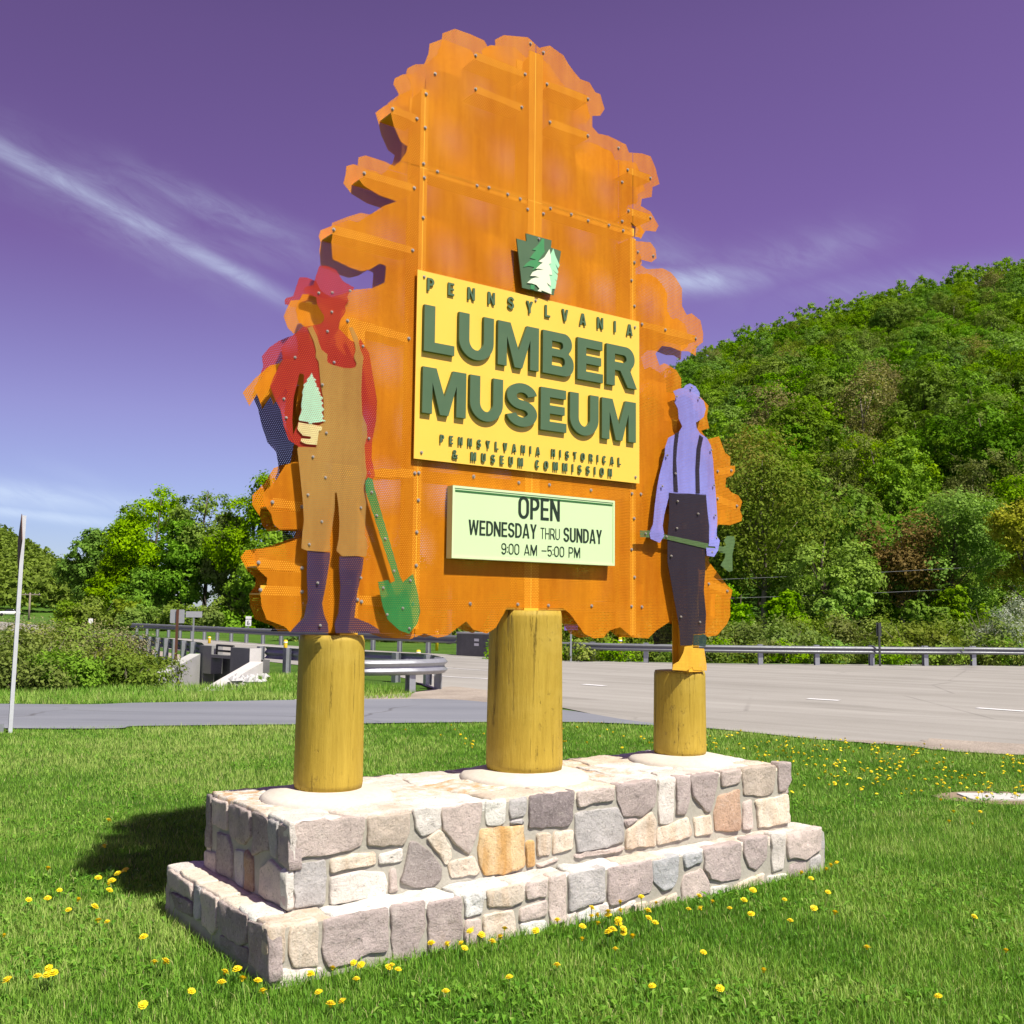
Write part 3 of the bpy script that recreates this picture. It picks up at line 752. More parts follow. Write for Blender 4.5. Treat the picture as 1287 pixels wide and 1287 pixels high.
# outline of the tree screen, clockwise from the top
tree = R1([(895, 150), (893, 120), (938, 97), (1060, 108), (1095, 140), (1118, 162)])
tree += R2([(165, 158), (205, 150), (275, 200), (297, 240), (330, 285), (360, 320), (405, 335), (435, 385), (460, 395), (482, 470), (460, 505), (420, 505), (420, 560), (450, 595), (500, 605), (590, 650), (605, 690), (670, 695), (715, 710), (740, 770), (760, 850), (725, 865), (720, 915), (670, 925), (665, 960), (715, 990), (755, 1060), (740, 1090), (690, 1085), (665, 1128), (640, 1105), (655, 1078), (612, 1040), (625, 1085), (632, 1130), (645, 1138), (715, 1145), (740, 1180), (745, 1225), (720, 1245), (660, 1230)])
tree += R7([(318, 38), (320, 62), (360, 90), (460, 85), (510, 110), (545, 150), (580, 210), (580, 320), (610, 375), (640, 365), (695, 410), (712, 490), (710, 545), (670, 575), (665, 630), (620, 602), (575, 600), (545, 590), (510, 575), (455, 568), (415, 615), (440, 690), (470, 675), (500, 690), (545, 720), (575, 770), (575, 830), (640, 850), (700, 890), (745, 940), (735, 1010), (750, 1080), (700, 1095), (735, 1150), (810, 1130), (835, 1200), (850, 1235), (868, 1280)])
tree += R8([(845, 40), (880, 70), (880, 125), (910, 125), (910, 160), (895, 185), (855, 200), (850, 260), (870, 265), (885, 290), (930, 310), (955, 350), (940, 400), (955, 440), (950, 470), (880, 495), (805, 490), (780, 560), (745, 720), (800, 790), (860, 870), (895, 900), (880, 960), (880, 1060), (860, 1110), (800, 1180), (740, 1190), (640, 1120), (570, 1100), (520, 1085), (420, 1150), (370, 1200), (275, 1195), (195, 1130), (130, 1150), (100, 1210)])
tree += R6([(950, 850), (920, 890), (870, 895), (820, 870), (800, 840), (750, 770), (715, 742), (430, 738), (415, 770), (375, 840), (330, 870), (260, 850), (225, 808), (130, 880), (80, 892), (10, 868)])
tree += R4([(970, 1115), (905, 1140), (830, 1135), (750, 1108), (620, 1095), (500, 1108), (400, 1100), (300, 1103), (270, 1075), (180, 1040), (155, 970), (150, 910), (180, 865), (185, 830), (140, 790), (105, 720), (130, 685), (230, 670), (290, 650), (345, 630), (380, 620), (390, 590), (365, 585), (245, 585), (215, 555), (205, 510), (165, 450), (165, 400), (225, 340), (275, 260), (330, 240), (360, 235)])
tree += R3([(380, 1060), (340, 960), (330, 900), (345, 780), (300, 760), (215, 880), (190, 800), (150, 865), (115, 795), (175, 725), (255, 655), (330, 640), (400, 600), (395, 510), (345, 460), (325, 400), (362, 320), (400, 318), (470, 345), (560, 320), (620, 298), (715, 290), (778, 262), (785, 180), (755, 165), (705, 195), (660, 205), (610, 190), (560, 165), (515, 145), (508, 60)])
tree += R1([(72, 1110), (62, 1075), (72, 1045), (150, 1015), (215, 995), (262, 1005), (300, 980), (330, 960), (395, 938), (305, 905), (230, 858), (188, 805), (200, 755), (203, 715), (240, 705), (340, 738), (385, 760), (412, 735), (440, 700), (451, 660), (416, 634), (381, 554), (366, 489), (351, 441), (400, 405), (464, 375), (470, 345), (443, 295), (450, 265), (490, 245), (548, 243), (600, 195), (622, 139), (628, 88), (690, 65), (770, 92), (840, 125), (855, 153)])
outline = [S(x, y, TF) for x, y in tree]
sA, sB, sC = S(527, 500, TF)[0], S(670.5, 400, TF)[0], S(795.5, 550, TF)[0]
zseam = (S(532, 212, TF)[1] + S(780, 283, TF)[1] + S(673, 256, TF)[1]) / 3

def cells(name, poly, y0, thick, scuts, zcuts, mat, gap=.0022):
    """the screen cut along its seams into separate panels"""
    tris = tessellate_polygon([[Vector((x, z, 0)) for x, z in poly]])
    ss = [-9] + scuts + [9]; zz = [-9] + zcuts + [9]
    for i in range(len(ss) - 1):
        for j in range(len(zz) - 1):
            bm = bmesh.new(); vv = [bm.verts.new((x, y0, z)) for x, z in poly]
            for t in tris:
                try: bm.faces.new([vv[k] for k in t])
                except ValueError: pass
            for co, no in (((ss[i] + gap, 0, 0), (-1, 0, 0)), ((ss[i + 1] - gap, 0, 0), (1, 0, 0)), ((0, 0, zz[j] + gap), (0, 0, -1)), ((0, 0, zz[j + 1] - gap), (0, 0, 1))):
                bmesh.ops.bisect_plane(bm, geom=bm.verts[:] + bm.edges[:] + bm.faces[:], plane_co=co, plane_no=no, clear_outer=True)
            if not bm.faces: bm.free(); continue
            bmesh.ops.recalc_face_normals(bm, faces=bm.faces[:])
            if sum(f.normal.y * f.calc_area() for f in bm.faces) > 0: bmesh.ops.reverse_faces(bm, faces=bm.faces[:])
            r = bmesh.ops.extrude_face_region(bm, geom=bm.faces[:])
            bmesh.ops.translate(bm, verts=[g for g in r['geom'] if isinstance(g, bmesh.types.BMVert)], vec=(0, thick, 0))
            bmesh.ops.recalc_face_normals(bm, faces=bm.faces[:])
            me = bpy.data.meshes.new(name); bm.to_mesh(me); bm.free()
            obj(name, me, mat, sign)
cells('screen_panel', outline, TF, .0006, [sA, sB, sC], [zseam], M['orange'])
cells('rear_screen_panel', outline, TB, .0006, [sA, sB, sC], [zseam], M['orange_back'])

# frame between the screens
def upright(s, z0, z1, w, beam=True):
    m_ = MB()
    m_.box((s - w / 2, TF + .0008, z0), (s + w / 2, TF + .0100, z1))
    if beam:
        m_.box((s - .006, TF + .0100, z0), (s + .006, TB - .0090, z1))
        m_.box((s - w / 2, TB - .0090, z0), (s + w / 2, TB - .0010, z1))
    return m_.build('upright', M['frame'], sign)
zc_top = S(672, 62, TF)[1]
upright(sB + .004, ptop[658.8][1] - .02, zc_top - .02, .105)
upright(ptop[412.8][0] + .03, ptop[412.8][1] - .01, S(440, 350, TF)[1] - .25, .10)
upright(ptop[854.6][0] - .005, ptop[854.6][1] - .01, S(846, 520, TF)[1], .11)
upright(sA, S(524, 790, TF)[1], S(535, 112, TF)[1], .05)
upright(sC, S(795, 798, TF)[1], S(797, 300, TF)[1], .05)
def brace(pa, pb, w=.045):
    a, b = S(*pa, TF), S(*pb, TF)
    m_ = MB(); d = Vector((b[0] - a[0], b[1] - a[1])); n = Vector((-d.y, d.x)).normalized() * w / 2
    q = [(a[0] - n.x, a[1] - n.y), (b[0] - n.x, b[1] - n.y), (b[0] + n.x, b[1] + n.y), (a[0] + n.x, a[1] + n.y)]
    v, f = prism([q], TF + .0011, TF + .0080); m_.add(v, f)
    q2 = [(a[0] - n.x, a[1] - n.y), (b[0] - n.x, b[1] - n.y), (b[0] - n.x * .7, b[1] - n.y * .7), (a[0] - n.x * .7, a[1] - n.y * .7)]
    v, f = prism([q2], TF + .0080, TB - .003); m_.add(v, f)
    return m_.build('brace', M['frame'], sign)
def rail(px0, px1, ptz, w=.05):
    z = ptz; m_ = MB()
    a, b = px0, px1
    m_.box((a, TF + .0102, z - w / 2), (b, TF + .016, z + w / 2)); m_.box((a, TF + .016, z - w / 2), (b, TB - .003, z - w / 2 + .006))
    return m_.build('rail', M['frame'], sign)
bolts_px = []
for pa, pb in ((R1([(795, 200)])[0], R1([(1045, 295)])[0]), (R1([(795, 370)])[0], R1([(1028, 462)])[0]), (R1([(375, 470)])[0], R1([(498, 520)])[0]), (R1([(232, 795)])[0], R1([(485, 870)])[0]), (R1([(78, 1080)])[0], R1([(477, 1185)])[0]),
               (R2([(190, 345)])[0], R2([(398, 420)])[0]), (R2([(205, 537)])[0], R2([(397, 605)])[0]), (R2([(598, 778)])[0], R2([(713, 820)])[0]), (R2([(602, 985)])[0], R2([(713, 1020)])[0]),
               (R7([(330, 433)])[0], R7([(665, 522)])[0]), (R3([(590, 455)])[0], R3([(900, 545)])[0]), (R4([(700, 300)])[0], R4([(930, 300)])[0]), (R4([(640, 940)])[0], R4([(920, 960)])[0]),
               (R8([(800, 160)])[0], R8([(885, 155)])[0]), (R8([(800, 330)])[0], R8([(920, 375)])[0]), (R8([(745, 860)])[0], R8([(860, 905)])[0]), (R4([(210, 447)])[0], R4([(360, 470)])[0]), (R4([(140, 752)])[0], R4([(360, 780)])[0]), (R4([(150, 890)])[0], R4([(360, 900)])[0])):
    brace(pa, pb); bolts_px += [pa, pb]
rail(sA - .02, sC + .02, zseam, .05)
rail(sA, sC, S(560, 600, TF)[1], .05)
rail(sA, sC, S(700, 762, TF)[1], .05)
# spacers behind the figures' bolts and the bolts themselves
bolts_px += R1([(590, 293), (545, 395), (540, 565), (532, 747), (536, 818), (530, 1020), (602, 787), (802, 858), (862, 868), (957, 902), (1020, 925), (1058, 978), (1072, 140)])
bolts_px += R2([(172, 185), (552, 668), (570, 840), (570, 1038), (208, 973), (313, 1003), (398, 1035), (503, 1058), (575, 1085), (172, 1000), (650, 1193), (728, 1213), (632, 1247)])
bolts_px += R4([(950, 298), (948, 437), (940, 598), (937, 767), (660, 950), (1210, 960), (1227, 320)])
bolts_px += R6([(262, 75), (490, 107), (645, 118), (855, 145), (245, 720), (485, 722), (640, 728), (858, 730), (1062, 162), (1107, 165), (1073, 288), (1060, 445), (1075, 585), (1060, 732), (1112, 735)])
bolts_px += R7([(283, 48), (265, 160), (283, 320), (400, 8), (475, 468)])
def bolt_mesh(mbx, s, z, t, r=.0065):
    b = len(mbx.v)
    for rr, dt in ((r * 1.5, .0), (r * 1.5, -.003), (r, -.0032), (r * .9, -.009)):
        for k in range(8):
            a = math.pi * k / 4; mbx.v.append((s + math.cos(a) * rr, t + dt, z + math.sin(a) * rr))
    for i in range(3):
        for k in range(8): mbx.f.append((b + i * 8 + k, b + i * 8 + (k + 1) % 8, b + i * 8 + 8 + (k + 1) % 8, b + i * 8 + 8 + k))
    mbx.f.append([b + 24 + k for k in range(8)])
bm_ = MB()
for p in bolts_px:
    s, z = S(*p, TF); bolt_mesh(bm_, s, z, TF)
tag(bm_.build('screen_bolts', M['steel'], sign), kind='stuff')

# ------------------------------------------------------------------ lettering
def arc(cx, cy, rx, ry, a0, a1, n=10):
    return [(cx + rx * math.cos(math.radians(a0 + (a1 - a0) * i / n)), cy + ry * math.sin(math.radians(a0 + (a1 - a0) * i / n))) for i in range(n + 1)]
def rrect(x0, y0, x1, y1, rx, ry=None, which='abcd'):
    """rounded rectangle; corners a bl, b br, c tr, d tl"""
    ry = ry or rx; o = []
    o += arc(x0 + rx, y0 + ry, rx, ry, 180, 270) if 'a' in which else [(x0, y0)]
    o += arc(x1 - rx, y0 + ry, rx, ry, 270, 360) if 'b' in which else [(x1, y0)]
    o += arc(x1 - rx, y1 - ry, rx, ry, 0, 90) if 'c' in which else [(x1, y1)]
    o += arc(x0 + rx, y1 - ry, rx, ry, 90, 180) if 'd' in which else [(x0, y1)]
    return o
def thick(path, t, b):
    """stroke a centre line: t across verticals, b across horizontals"""
    k = t / b; P = [Vector((x, y * k)) for x, y in path]
    Q = [P[0]]
    for p in P[1:]:
        if (p - Q[-1]).length > 1e-4: Q.append(p)
    L, R = [], []
    for i, p in enumerate(Q):
        d0 = (p - Q[i - 1]).normalized() if i else None
        d1 = (Q[i + 1] - p).normalized() if i < len(Q) - 1 else None
        if d0 is None: d0 = d1
        if d1 is None: d1 = d0
        d = (d0 + d1).normalized(); n = Vector((-d.y, d.x)); m_ = 1 / max(.45, n.dot(Vector((-d0.y, d0.x))))
        L.append(p + n * t / 2 * m_); R.append(p - n * t / 2 * m_)
    return [(p.x, p.y / k) for p in L + R[::-1]]
WID = dict(L=.60, U=.72, M=.90, B=.72, E=.62, R=.74, S=.70, N=.74, P=.68, Y=.72, V=.72, A=.78, I=.0, H=.72, T=.64, O=.78, C=.72, D=.72, W=1.05, G=.76)
WID.update({'&': .80, '0': .66, '5': .64, '9': .64, '-': .7, ':': .0, ' ': .42})
def glyph(ch, w, t, b):
    """closed contours of a grotesque capital in a box w x 1"""
    o2 = lambda r: min(r, .5)
    if ch == 'L': return [[(0, 0), (w, 0), (w, b), (t, b), (t, 1), (0, 1)]]
    if ch == 'I': return [[(0, 0), (t, 0), (t, 1), (0, 1)]]
    if ch == 'E': return [[(0, 0), (w, 0), (w, b), (t, b), (t, .5 - b * .46), (w * .93, .5 - b * .46), (w * .93, .5 + b * .46), (t, .5 + b * .46), (t, 1 - b), (w * .98, 1 - b), (w * .98, 1), (0, 1)]]
    if ch == 'T': return [[(w / 2 - t / 2, 0), (w / 2 + t / 2, 0), (w / 2 + t / 2, 1 - b), (w, 1 - b), (w, 1), (0, 1), (0, 1 - b), (w / 2 - t / 2, 1 - b)]]
    if ch == 'H': return [[(0, 0), (t, 0), (t, .5 - b / 2), (w - t, .5 - b / 2), (w - t, 0), (w, 0), (w, 1), (w - t, 1), (w - t, .5 + b / 2), (t, .5 + b / 2), (t, 1), (0, 1)]]
    if ch == 'N': return [[(0, 0), (t * .95, 0), (t * .95, .62), (w - t * .98, 0), (w, 0), (w, 1), (w - t * .95, 1), (w - t * .95, .38), (t * .98, 1), (0, 1)]]
    if ch == 'M': return [[(0, 0), (t * .92, 0), (t * .92, .68), (w / 2 - t * .40, 0), (w / 2 + t * .40, 0), (w - t * .92, .68), (w - t * .92, 0), (w, 0), (w, 1), (w - t * 1.28, 1), (w / 2, .40), (t * 1.28, 1), (0, 1)]]
    if ch == 'V': return [[(0, 1), (t * 1.06, 1), (w / 2, .30), (w - t * 1.06, 1), (w, 1), (w / 2 + t * .56, 0), (w / 2 - t * .56, 0)]]
    if ch == 'W': return [[(0, 1), (t, 1), (w * .29, .30), (w / 2 - t * .45, 1), (w / 2 + t * .45, 1), (w * .71, .30), (w - t, 1), (w, 1), (w * .77 + t * .30, 0), (w * .77 - t * .55, 0), (w / 2, .62), (w * .23 + t * .55, 0), (w * .23 - t * .30, 0)]]
    if ch == 'Y': return [[(w / 2 - t / 2, 0), (w / 2 + t / 2, 0), (w / 2 + t / 2, .40), (w, 1), (w - t * 1.1, 1), (w / 2, .60), (t * 1.1, 1), (0, 1), (w / 2 - t / 2, .40)]]
    if ch == 'A':
        y1, y2 = .20, .20 + b * .85
        ix = lambda y: t * 1.02 + (w / 2 - t * 1.02) * y / .84
        return [[(0, 0), (t * 1.02, 0), (ix(y1), y1), (w - ix(y1), y1), (w - t * 1.02, 0), (w, 0), (w / 2 + t * .58, 1), (w / 2 - t * .58, 1)], [(ix(y2), y2), (w / 2, .80), (w - ix(y2), y2)]]
    if ch in 'O0':
        r = w / 2; ry = min(.5, r * 1.05); ri = max(.01, w / 2 - t); ryi = max(.02, min(.5 - b, ry - b * .8))
        return [rrect(0, 0, w, 1, r, ry), rrect(t, b, w - t, 1 - b, ri, ryi)]
    if ch == 'D':
        r = min(w * .62, .48)
        return [rrect(0, 0, w, 1, r, r, 'bc'), rrect(t, b, w - t, 1 - b, max(.02, r - t), max(.02, r - b), 'bc')]
    if ch == 'P':
        y = .40; r = min(.30, w * .5)
        return [[(0, 0), (t, 0), (t, y)] + arc(w - r, y + r, r, r, 270, 360) + arc(w - r, 1 - r, r, r, 0, 90) + [(0, 1)],
                rrect(t, y + b, w - t, 1 - b, max(.01, min(r - t * .6, (.6 - 2 * b) / 2)), None, 'bc')]
    if ch == 'R':
        y = .42; r = min(.29, w * .5)
        return [[(0, 0), (t, 0), (t, y - .03), (w * .47, y - .03), (w - t * .95, 0), (w * 1.05, 0), (w * .80, y + .03)] + arc(w * .97 - r, y + r, r, r, 305, 360, 6) + arc(w * .97 - r, 1 - r, r, r, 0, 90) + [(0, 1)],
                rrect(t, y + b * .82, w * .97 - t, 1 - b, max(.01, min(r - t * .6, (.58 - 1.82 * b) / 2)), None, 'bc')]
    if ch == 'B':
        y = .52; r1, r2 = .26, .24; w1 = w * .94
        return [[(0, 0)] + arc(w - r1, r1, r1, r1, 270, 360) + arc(w - r1, y - r1 + .03, r1, r1, 0, 62, 6) + arc(w1 - r2, y + r2 - .01, r2, r2, 302, 360, 6) + arc(w1 - r2, 1 - r2, r2, r2, 0, 90) + [(0, 1)],
                rrect(t, b, w - t, y - b * .42, max(.01, min(r1 - t * .62, (y - b * 1.42) / 2)), None, 'bc'), rrect(t, y + b * .42, w1 - t, 1 - b, max(.01, min(r2 - t * .62, (1 - y - b * 1.42) / 2)), None, 'bc')]
    if ch == 'U':
        r = w / 2 - t / 2; ry = min(.42, r)
        return [thick([(t / 2, 1)] + arc(w / 2, ry + b / 2, r, ry, 180, 360, 18) + [(w - t / 2, 1)], t, b)]
    if ch == 'C':
        r = w / 2 - t / 2; ry = min(.40, .5 - b / 2)
        return [thick(arc(w / 2, 1 - b / 2 - ry, r, ry, 30, 180, 14) + arc(w / 2, b / 2 + ry, r, ry, 180, 330, 14), t, b)]
    if ch == 'G':
        r = w / 2 - t / 2; ry = min(.40, .5 - b / 2)
        return [thick([(w - t / 2, .68)] + arc(w / 2, 1 - b / 2 - ry, r, ry, 12, 180, 14) + arc(w / 2, b / 2 + ry, r, ry, 180, 330, 12) + [(w - t / 2, .30), (w - t / 2, .47), (w * .52, .47)], t, b)]
    if ch == 'S':
        r = w / 2 - t / 2; ry = (1 - b) / 4
        return [thick(arc(w / 2, 1 - b / 2 - ry, r, ry, 8, 90, 7) + arc(w / 2, 1 - b / 2 - ry, r * .98, ry, 90, 262, 14)[1:] + arc(w / 2, b / 2 + ry, r, ry, 82, -90, 14) + arc(w / 2, b / 2 + ry, r, ry, 270, 188, 7)[1:], t, b)]
    if ch == '5':
        r = w / 2 - t / 2
        return [thick([(w * .95, 1 - b / 2), (t * .75, 1 - b / 2), (t * .55, .55)] + arc(w / 2, .31 + b * .1, r, .31 - b * .4, 140, -150, 22), t, b)]
    if ch == '9':
        r = w / 2 - t / 2; ry = .27
        return [thick(arc(w / 2, b / 2 + .26, r, .26, 205, 360, 14) + [(w - t / 2, 1 - b / 2 - ry)], t, b)[:] , ] + [] if False else \
               [rrect(0, .38, w, 1, min(w / 2, .31)), rrect(t, .38 + b, w - t, 1 - b, max(.01, min(w / 2 - t, .31 - b)))], thick(arc(w / 2, b / 2 + .24, r, .24, 200, 350, 14) + [(w - t / 2, .60)], t, b)
    if ch == '-': return [[(0, .46), (w, .46), (w, .46 + b * .8), (0, .46 + b * .8)]]
    if ch == '&':
        return [thick([(w, .02), (w * .24, .70)] + arc(w * .42, .78, w * .22, .15, 200, -20, 10) + [(w * .56, .62), (w * .26, .50)] + arc(w * .36, .27, w * .30, .20, 110, 300, 10) + [(w * .80, .24), (w * .96, .46)], t * .78, b * .78)]
    return []
def glyph_shapes(ch, w, t, b):
    """list of shapes, each a list of contours (outer, holes)"""
    if ch == ':': return [[[(0, .16), (t, .16), (t, .16 + t), (0, .16 + t)]], [[(0, .58), (t, .58), (t, .58 + t), (0, .58 + t)]]]
    if ch == '9':
        g, tail = glyph('9', w, t, b); return [g, [[(x, y) for x, y in tail]]]
    return [glyph(ch, w, t, b)]
def text_line(txt, s0, s1, z0, z1, t, b, y0, y1, mat, parent, name='letter', gapk=None, wk=1.0):
    """letters filling s0..s1 (metres), baseline z0, cap line z1"""
    h = z1 - z0
    ws = [(WID[c] * wk if WID[c] else t) for c in txt]
    tot = (s1 - s0) / h; n = len(txt) - 1
    if gapk is None: gap = (tot - sum(ws)) / n
    else:
        gap = gapk; k = (tot - gap * n) / sum(ws); ws = [x * k for x in ws]
    x = 0
    for c, w in zip(txt, ws):
        if c != ' ':
            m_ = MB()
            for i, sh in enumerate(glyph_shapes(c, w, t, b)):
                e = .0012 * i if c == '9' else 0
                v, f = prism([[(s0 + (x + px) * h, z0 + py * h) for px, py in ct] for ct in sh], y0 - e, y1)
                m_.add(v, f)
            m_.build(name, mat, parent)
        x += w + gap

# name board
NB = .5344
c00, c10, c01, c11 = S(520, 577, NB), S(803, 607, NB), S(525, 338, NB), S(804, 405, NB)
bs0, bs1, bz0, bz1 = (c00[0] + c01[0]) / 2, (c10[0] + c11[0]) / 2, (c00[1] + c10[1]) / 2, (c01[1] + c11[1]) / 2
board = plate('name_board', [[(bs0, bz0), (bs1, bz0), (bs1, bz1), (bs0, bz1)]], NB, NB + .006, M['yellow'], sign)
board['label'] = 'yellow board with raised green museum lettering'
ms_ = MB()
for s in (bs0 + .12, bs1 - .12, (bs0 + bs1) / 2):
    for z in (bz0 + .1, bz1 - .1): ms_.box((s - .02, NB + .006, z - .02), (s + .02, TF, z + .02))
ms_.build('standoff', M['frame'], board)
bm_ = MB()
for p in R5([(125, 295), (655, 408), (1127, 535), (112, 1130), (1130, 1248)]):
    s, z = S(*p, NB); bolt_mesh(bm_, s, z, NB, .006)
bm_.build('screw', M['steel'], board)
def ext(pts, t): q = [S(*p, t) for p in R5(pts)]; return q
BT = NB - .022
a = ext([(128, 437), (126, 655), (1135, 630), (1133, 822), (264, 668)], BT)
text_line('LUMBER', a[0][0], (a[2][0] + a[3][0]) / 2 - .005, (a[1][1] + a[3][1]) / 2, (a[0][1] + a[2][1]) / 2, .268, .212, BT, NB - .002, M['letter'], board, gapk=.115)
a = ext([(120, 722), (118, 943), (1134, 893), (1132, 1082)], BT)
text_line('MUSEUM', a[0][0], (a[2][0] + a[3][0]) / 2, (a[1][1] + a[3][1]) / 2, (a[0][1] + a[2][1]) / 2, .268, .212, BT, NB - .002, M['letter'], board, gapk=.105)
BS = NB - .011
a = ext([(142, 300), (142, 360), (1118, 522), (1118, 575)], BS)
text_line('PENNSYLVANIA', a[0][0], a[3][0], (a[1][1] + a[3][1]) / 2, (a[0][1] + a[2][1]) / 2, .20, .165, BS, NB - .003, M['letter'], board, wk=.92)
a = ext([(203, 1042), (203, 1082), (1062, 1158), (1062, 1192)], BS)
text_line('PENNSYLVANIA HISTORICAL', a[0][0], a[3][0], (a[1][1] + a[3][1]) / 2, (a[0][1] + a[2][1]) / 2, .205, .175, BS, NB - .003, M['letter'], board, wk=.82)
a = ext([(262, 1118), (262, 1160), (1020, 1207), (1020, 1244)], BS)
text_line('& MUSEUM COMMISSION', a[0][0], a[3][0], (a[1][1] + a[3][1]) / 2, (a[0][1] + a[2][1]) / 2, .205, .175, BS, NB - .003, M['letter'], board, wk=.82)

# hours board
HB = .497
q = [S(*p, HB) for p in R6([(157, 115), (975, 203), (977, 528), (152, 487)])]
hs0, hs1 = (q[0][0] + q[3][0]) / 2, (q[1][0] + q[2][0]) / 2
hz0, hz1 = (q[2][1] + q[3][1]) / 2, (q[0][1] + q[1][1]) / 2
fw = .013
hb = plate('hours_board', [[(hs0, hz0), (hs1, hz0), (hs1, hz1), (hs0, hz1)], [(hs0 + fw, hz0 + fw), (hs0 + fw, hz1 - fw), (hs1 - fw, hz1 - fw), (hs1 - fw, hz0 + fw)]], HB, HB + .055, M['mintframe'], sign)
hb['label'] = 'pale green opening hours board with dark lettering'
plate('face', [[(hs0 + fw, hz0 + fw), (hs1 - fw, hz0 + fw), (hs1 - fw, hz1 - fw), (hs0 + fw, hz1 - fw)]], HB + .004, HB + .050, M['mintface'], hb)
ft = HB + .004
h6 = lambda pts: [S(*p, ft) for p in R6(pts)]
yy0, yy1 = ft - .0025, ft - .0004
a = h6([(488, 172), (488, 290), (697, 195), (697, 300)])
text_line('OPEN', (a[0][0] + a[1][0]) / 2, a[3][0], (a[1][1] + a[3][1]) / 2, (a[0][1] + a[2][1]) / 2, .145, .125, yy0, yy1, M['ink'], hb, gapk=.075)
a = h6([(236, 292), (236, 370), (580, 320), (580, 390)])
text_line('WEDNESDAY', a[1][0], a[3][0], (a[1][1] + a[3][1]) / 2, (a[0][1] + a[2][1]) / 2, .145, .125, yy0, yy1, M['ink'], hb, gapk=.07)
a = h6([(600, 335), (600, 390), (697, 340), (697, 397)])
text_line('THRU', a[1][0], a[3][0], (a[1][1] + a[3][1]) / 2, (a[0][1] + a[2][1]) / 2, .075, .075, yy0, yy1, M['ink'], hb, gapk=.09)
a = h6([(716, 333), (716, 405), (910, 347), (910, 417)])
text_line('SUNDAY', a[1][0], a[3][0], (a[1][1] + a[3][1]) / 2, (a[0][1] + a[2][1]) / 2, .145, .125, yy0, yy1, M['ink'], hb, gapk=.07)
a = h6([(402, 410), (402, 467), (800, 437), (800, 488)])
text_line('9:00 AM -5:00 PM', a[1][0], a[3][0], (a[1][1] + a[3][1]) / 2, (a[0][1] + a[2][1]) / 2, .095, .095, yy0, yy1, M['ink'], hb, gapk=.10)
a = h6([(170, 130), (968, 212)])
plate('rule', [[(hs0 + fw + .005, hz1 - fw - .020), (hs1 - fw - .005, hz1 - fw - .020), (hs1 - fw - .005, hz1 - fw - .010), (hs0 + fw + .005, hz1 - fw - .010)]], yy0, yy1, M['inklight'], hb)

# keystone emblem
KT = .512
ks = lambda pts, t=KT: [S(x, y, t) for x, y in KS(pts)]
key = plate('keystone_emblem', [ks([(250, 255), (410, 300), (400, 170), (815, 285), (805, 400), (968, 460), (850, 1170), (340, 1050)])], KT, KT + .008, M['letter'], sign)
key['label'] = 'dark green keystone emblem with three stylised evergreen trees'
ko = MB(); kc = ks([(600, 650)])[0]
ko.box((kc[0] - .03, KT + .008, kc[1] - .1), (kc[0] + .03, TF, kc[1] + .1)); ko.build('standoff', M['frame'], key)
plate('emblem_tree', [ks([(690, 262), (690, 420), (700, 470), (590, 620), (640, 650), (560, 740), (500, 770), (530, 720), (440, 700), (355, 718), (400, 660), (470, 610), (560, 600), (460, 568), (530, 480), (560, 450), (500, 438), (560, 390), (630, 310), (650, 262)])], KT - .003, KT - .0005, M['kgreen'], key)
plate('emblem_trunk', [ks([(470, 1000), (535, 1010), (530, 1085), (465, 1070)])], KT - .003, KT - .0005, M['kgreen'], key)
plate('emblem_tree', [ks([(838, 420), (870, 530), (940, 690), (915, 740), (870, 660), (920, 800), (905, 830), (815, 750), (910, 850), (895, 945), (860, 910), (890, 960), (870, 1070), (820, 1070), (800, 1160), (760, 1000), (760, 700), (790, 520)])], KT - .003, KT - .0005, M['kmint'], key)
plate('emblem_tree', [ks([(772, 430), (790, 540), (800, 660), (760, 670), (800, 760), (815, 850), (765, 840), (790, 960), (795, 1030), (725, 970), (790, 1090), (805, 1160), (640, 1095), (640, 1120), (580, 1105), (610, 1070), (560, 1010), (490, 985), (410, 975), (480, 910), (540, 890), (610, 890), (540, 865), (460, 865), (500, 800), (580, 765), (680, 765), (600, 745), (550, 748), (630, 670), (665, 650), (595, 628), (690, 560)])], KT - .006, KT - .0032, M['kwhite'], key)
bm_ = MB(); s, z = ks([(605, 262)])[0]; bolt_mesh(bm_, s, z, KT, .006); bm_.build('screw', M['steel'], key)

# ------------------------------------------------------------------ cutout figures
FG = TF - .050
fs = lambda pts, t=FG: [S(x, y, t) for x, y in pts]
shirt = Z6([(510, 40), (600, 38), (720, 90), (800, 230), (945, 312), (925, 345), (890, 352), (855, 430), (872, 482), (830, 530), (836, 600), (820, 650), (782, 690), (762, 750), (742, 810), (830, 900), (900, 970), (985, 1010)])
shirt += R3([(655, 545), (700, 620), (720, 740), (740, 860), (735, 960), (715, 1060), (712, 1150), (730, 1238)])
shirt += R4([(718, 330), (680, 330), (640, 260), (400, 240)])
shirt += Z4([(420, 830), (465, 815), (340, 806), (262, 752), (226, 650), (200, 520), (160, 440), (118, 340), (150, 260), (185, 190), (215, 140)])
shirt += R3([(262, 640), (255, 590), (290, 545), (340, 510)])
shirt += Z6([(300, 798), (360, 795), (430, 782), (530, 762), (565, 720), (572, 660), (540, 620), (482, 520), (470, 430), (400, 405), (330, 385), (320, 330), (350, 300), (432, 280), (460, 190)])
armhole = Z4([(345, 240), (380, 248), (376, 350), (366, 440), (342, 600), (320, 660), (296, 715), (290, 600), (300, 430), (330, 310)])
man = plate('planter_figure', [fs(shirt), fs(armhole)], FG, FG + .0012, M['red'], sign)
man['label'] = 'flat cutout of a figure in red shirt, hat and tan overalls holding a seedling'
FO = FG - .0045
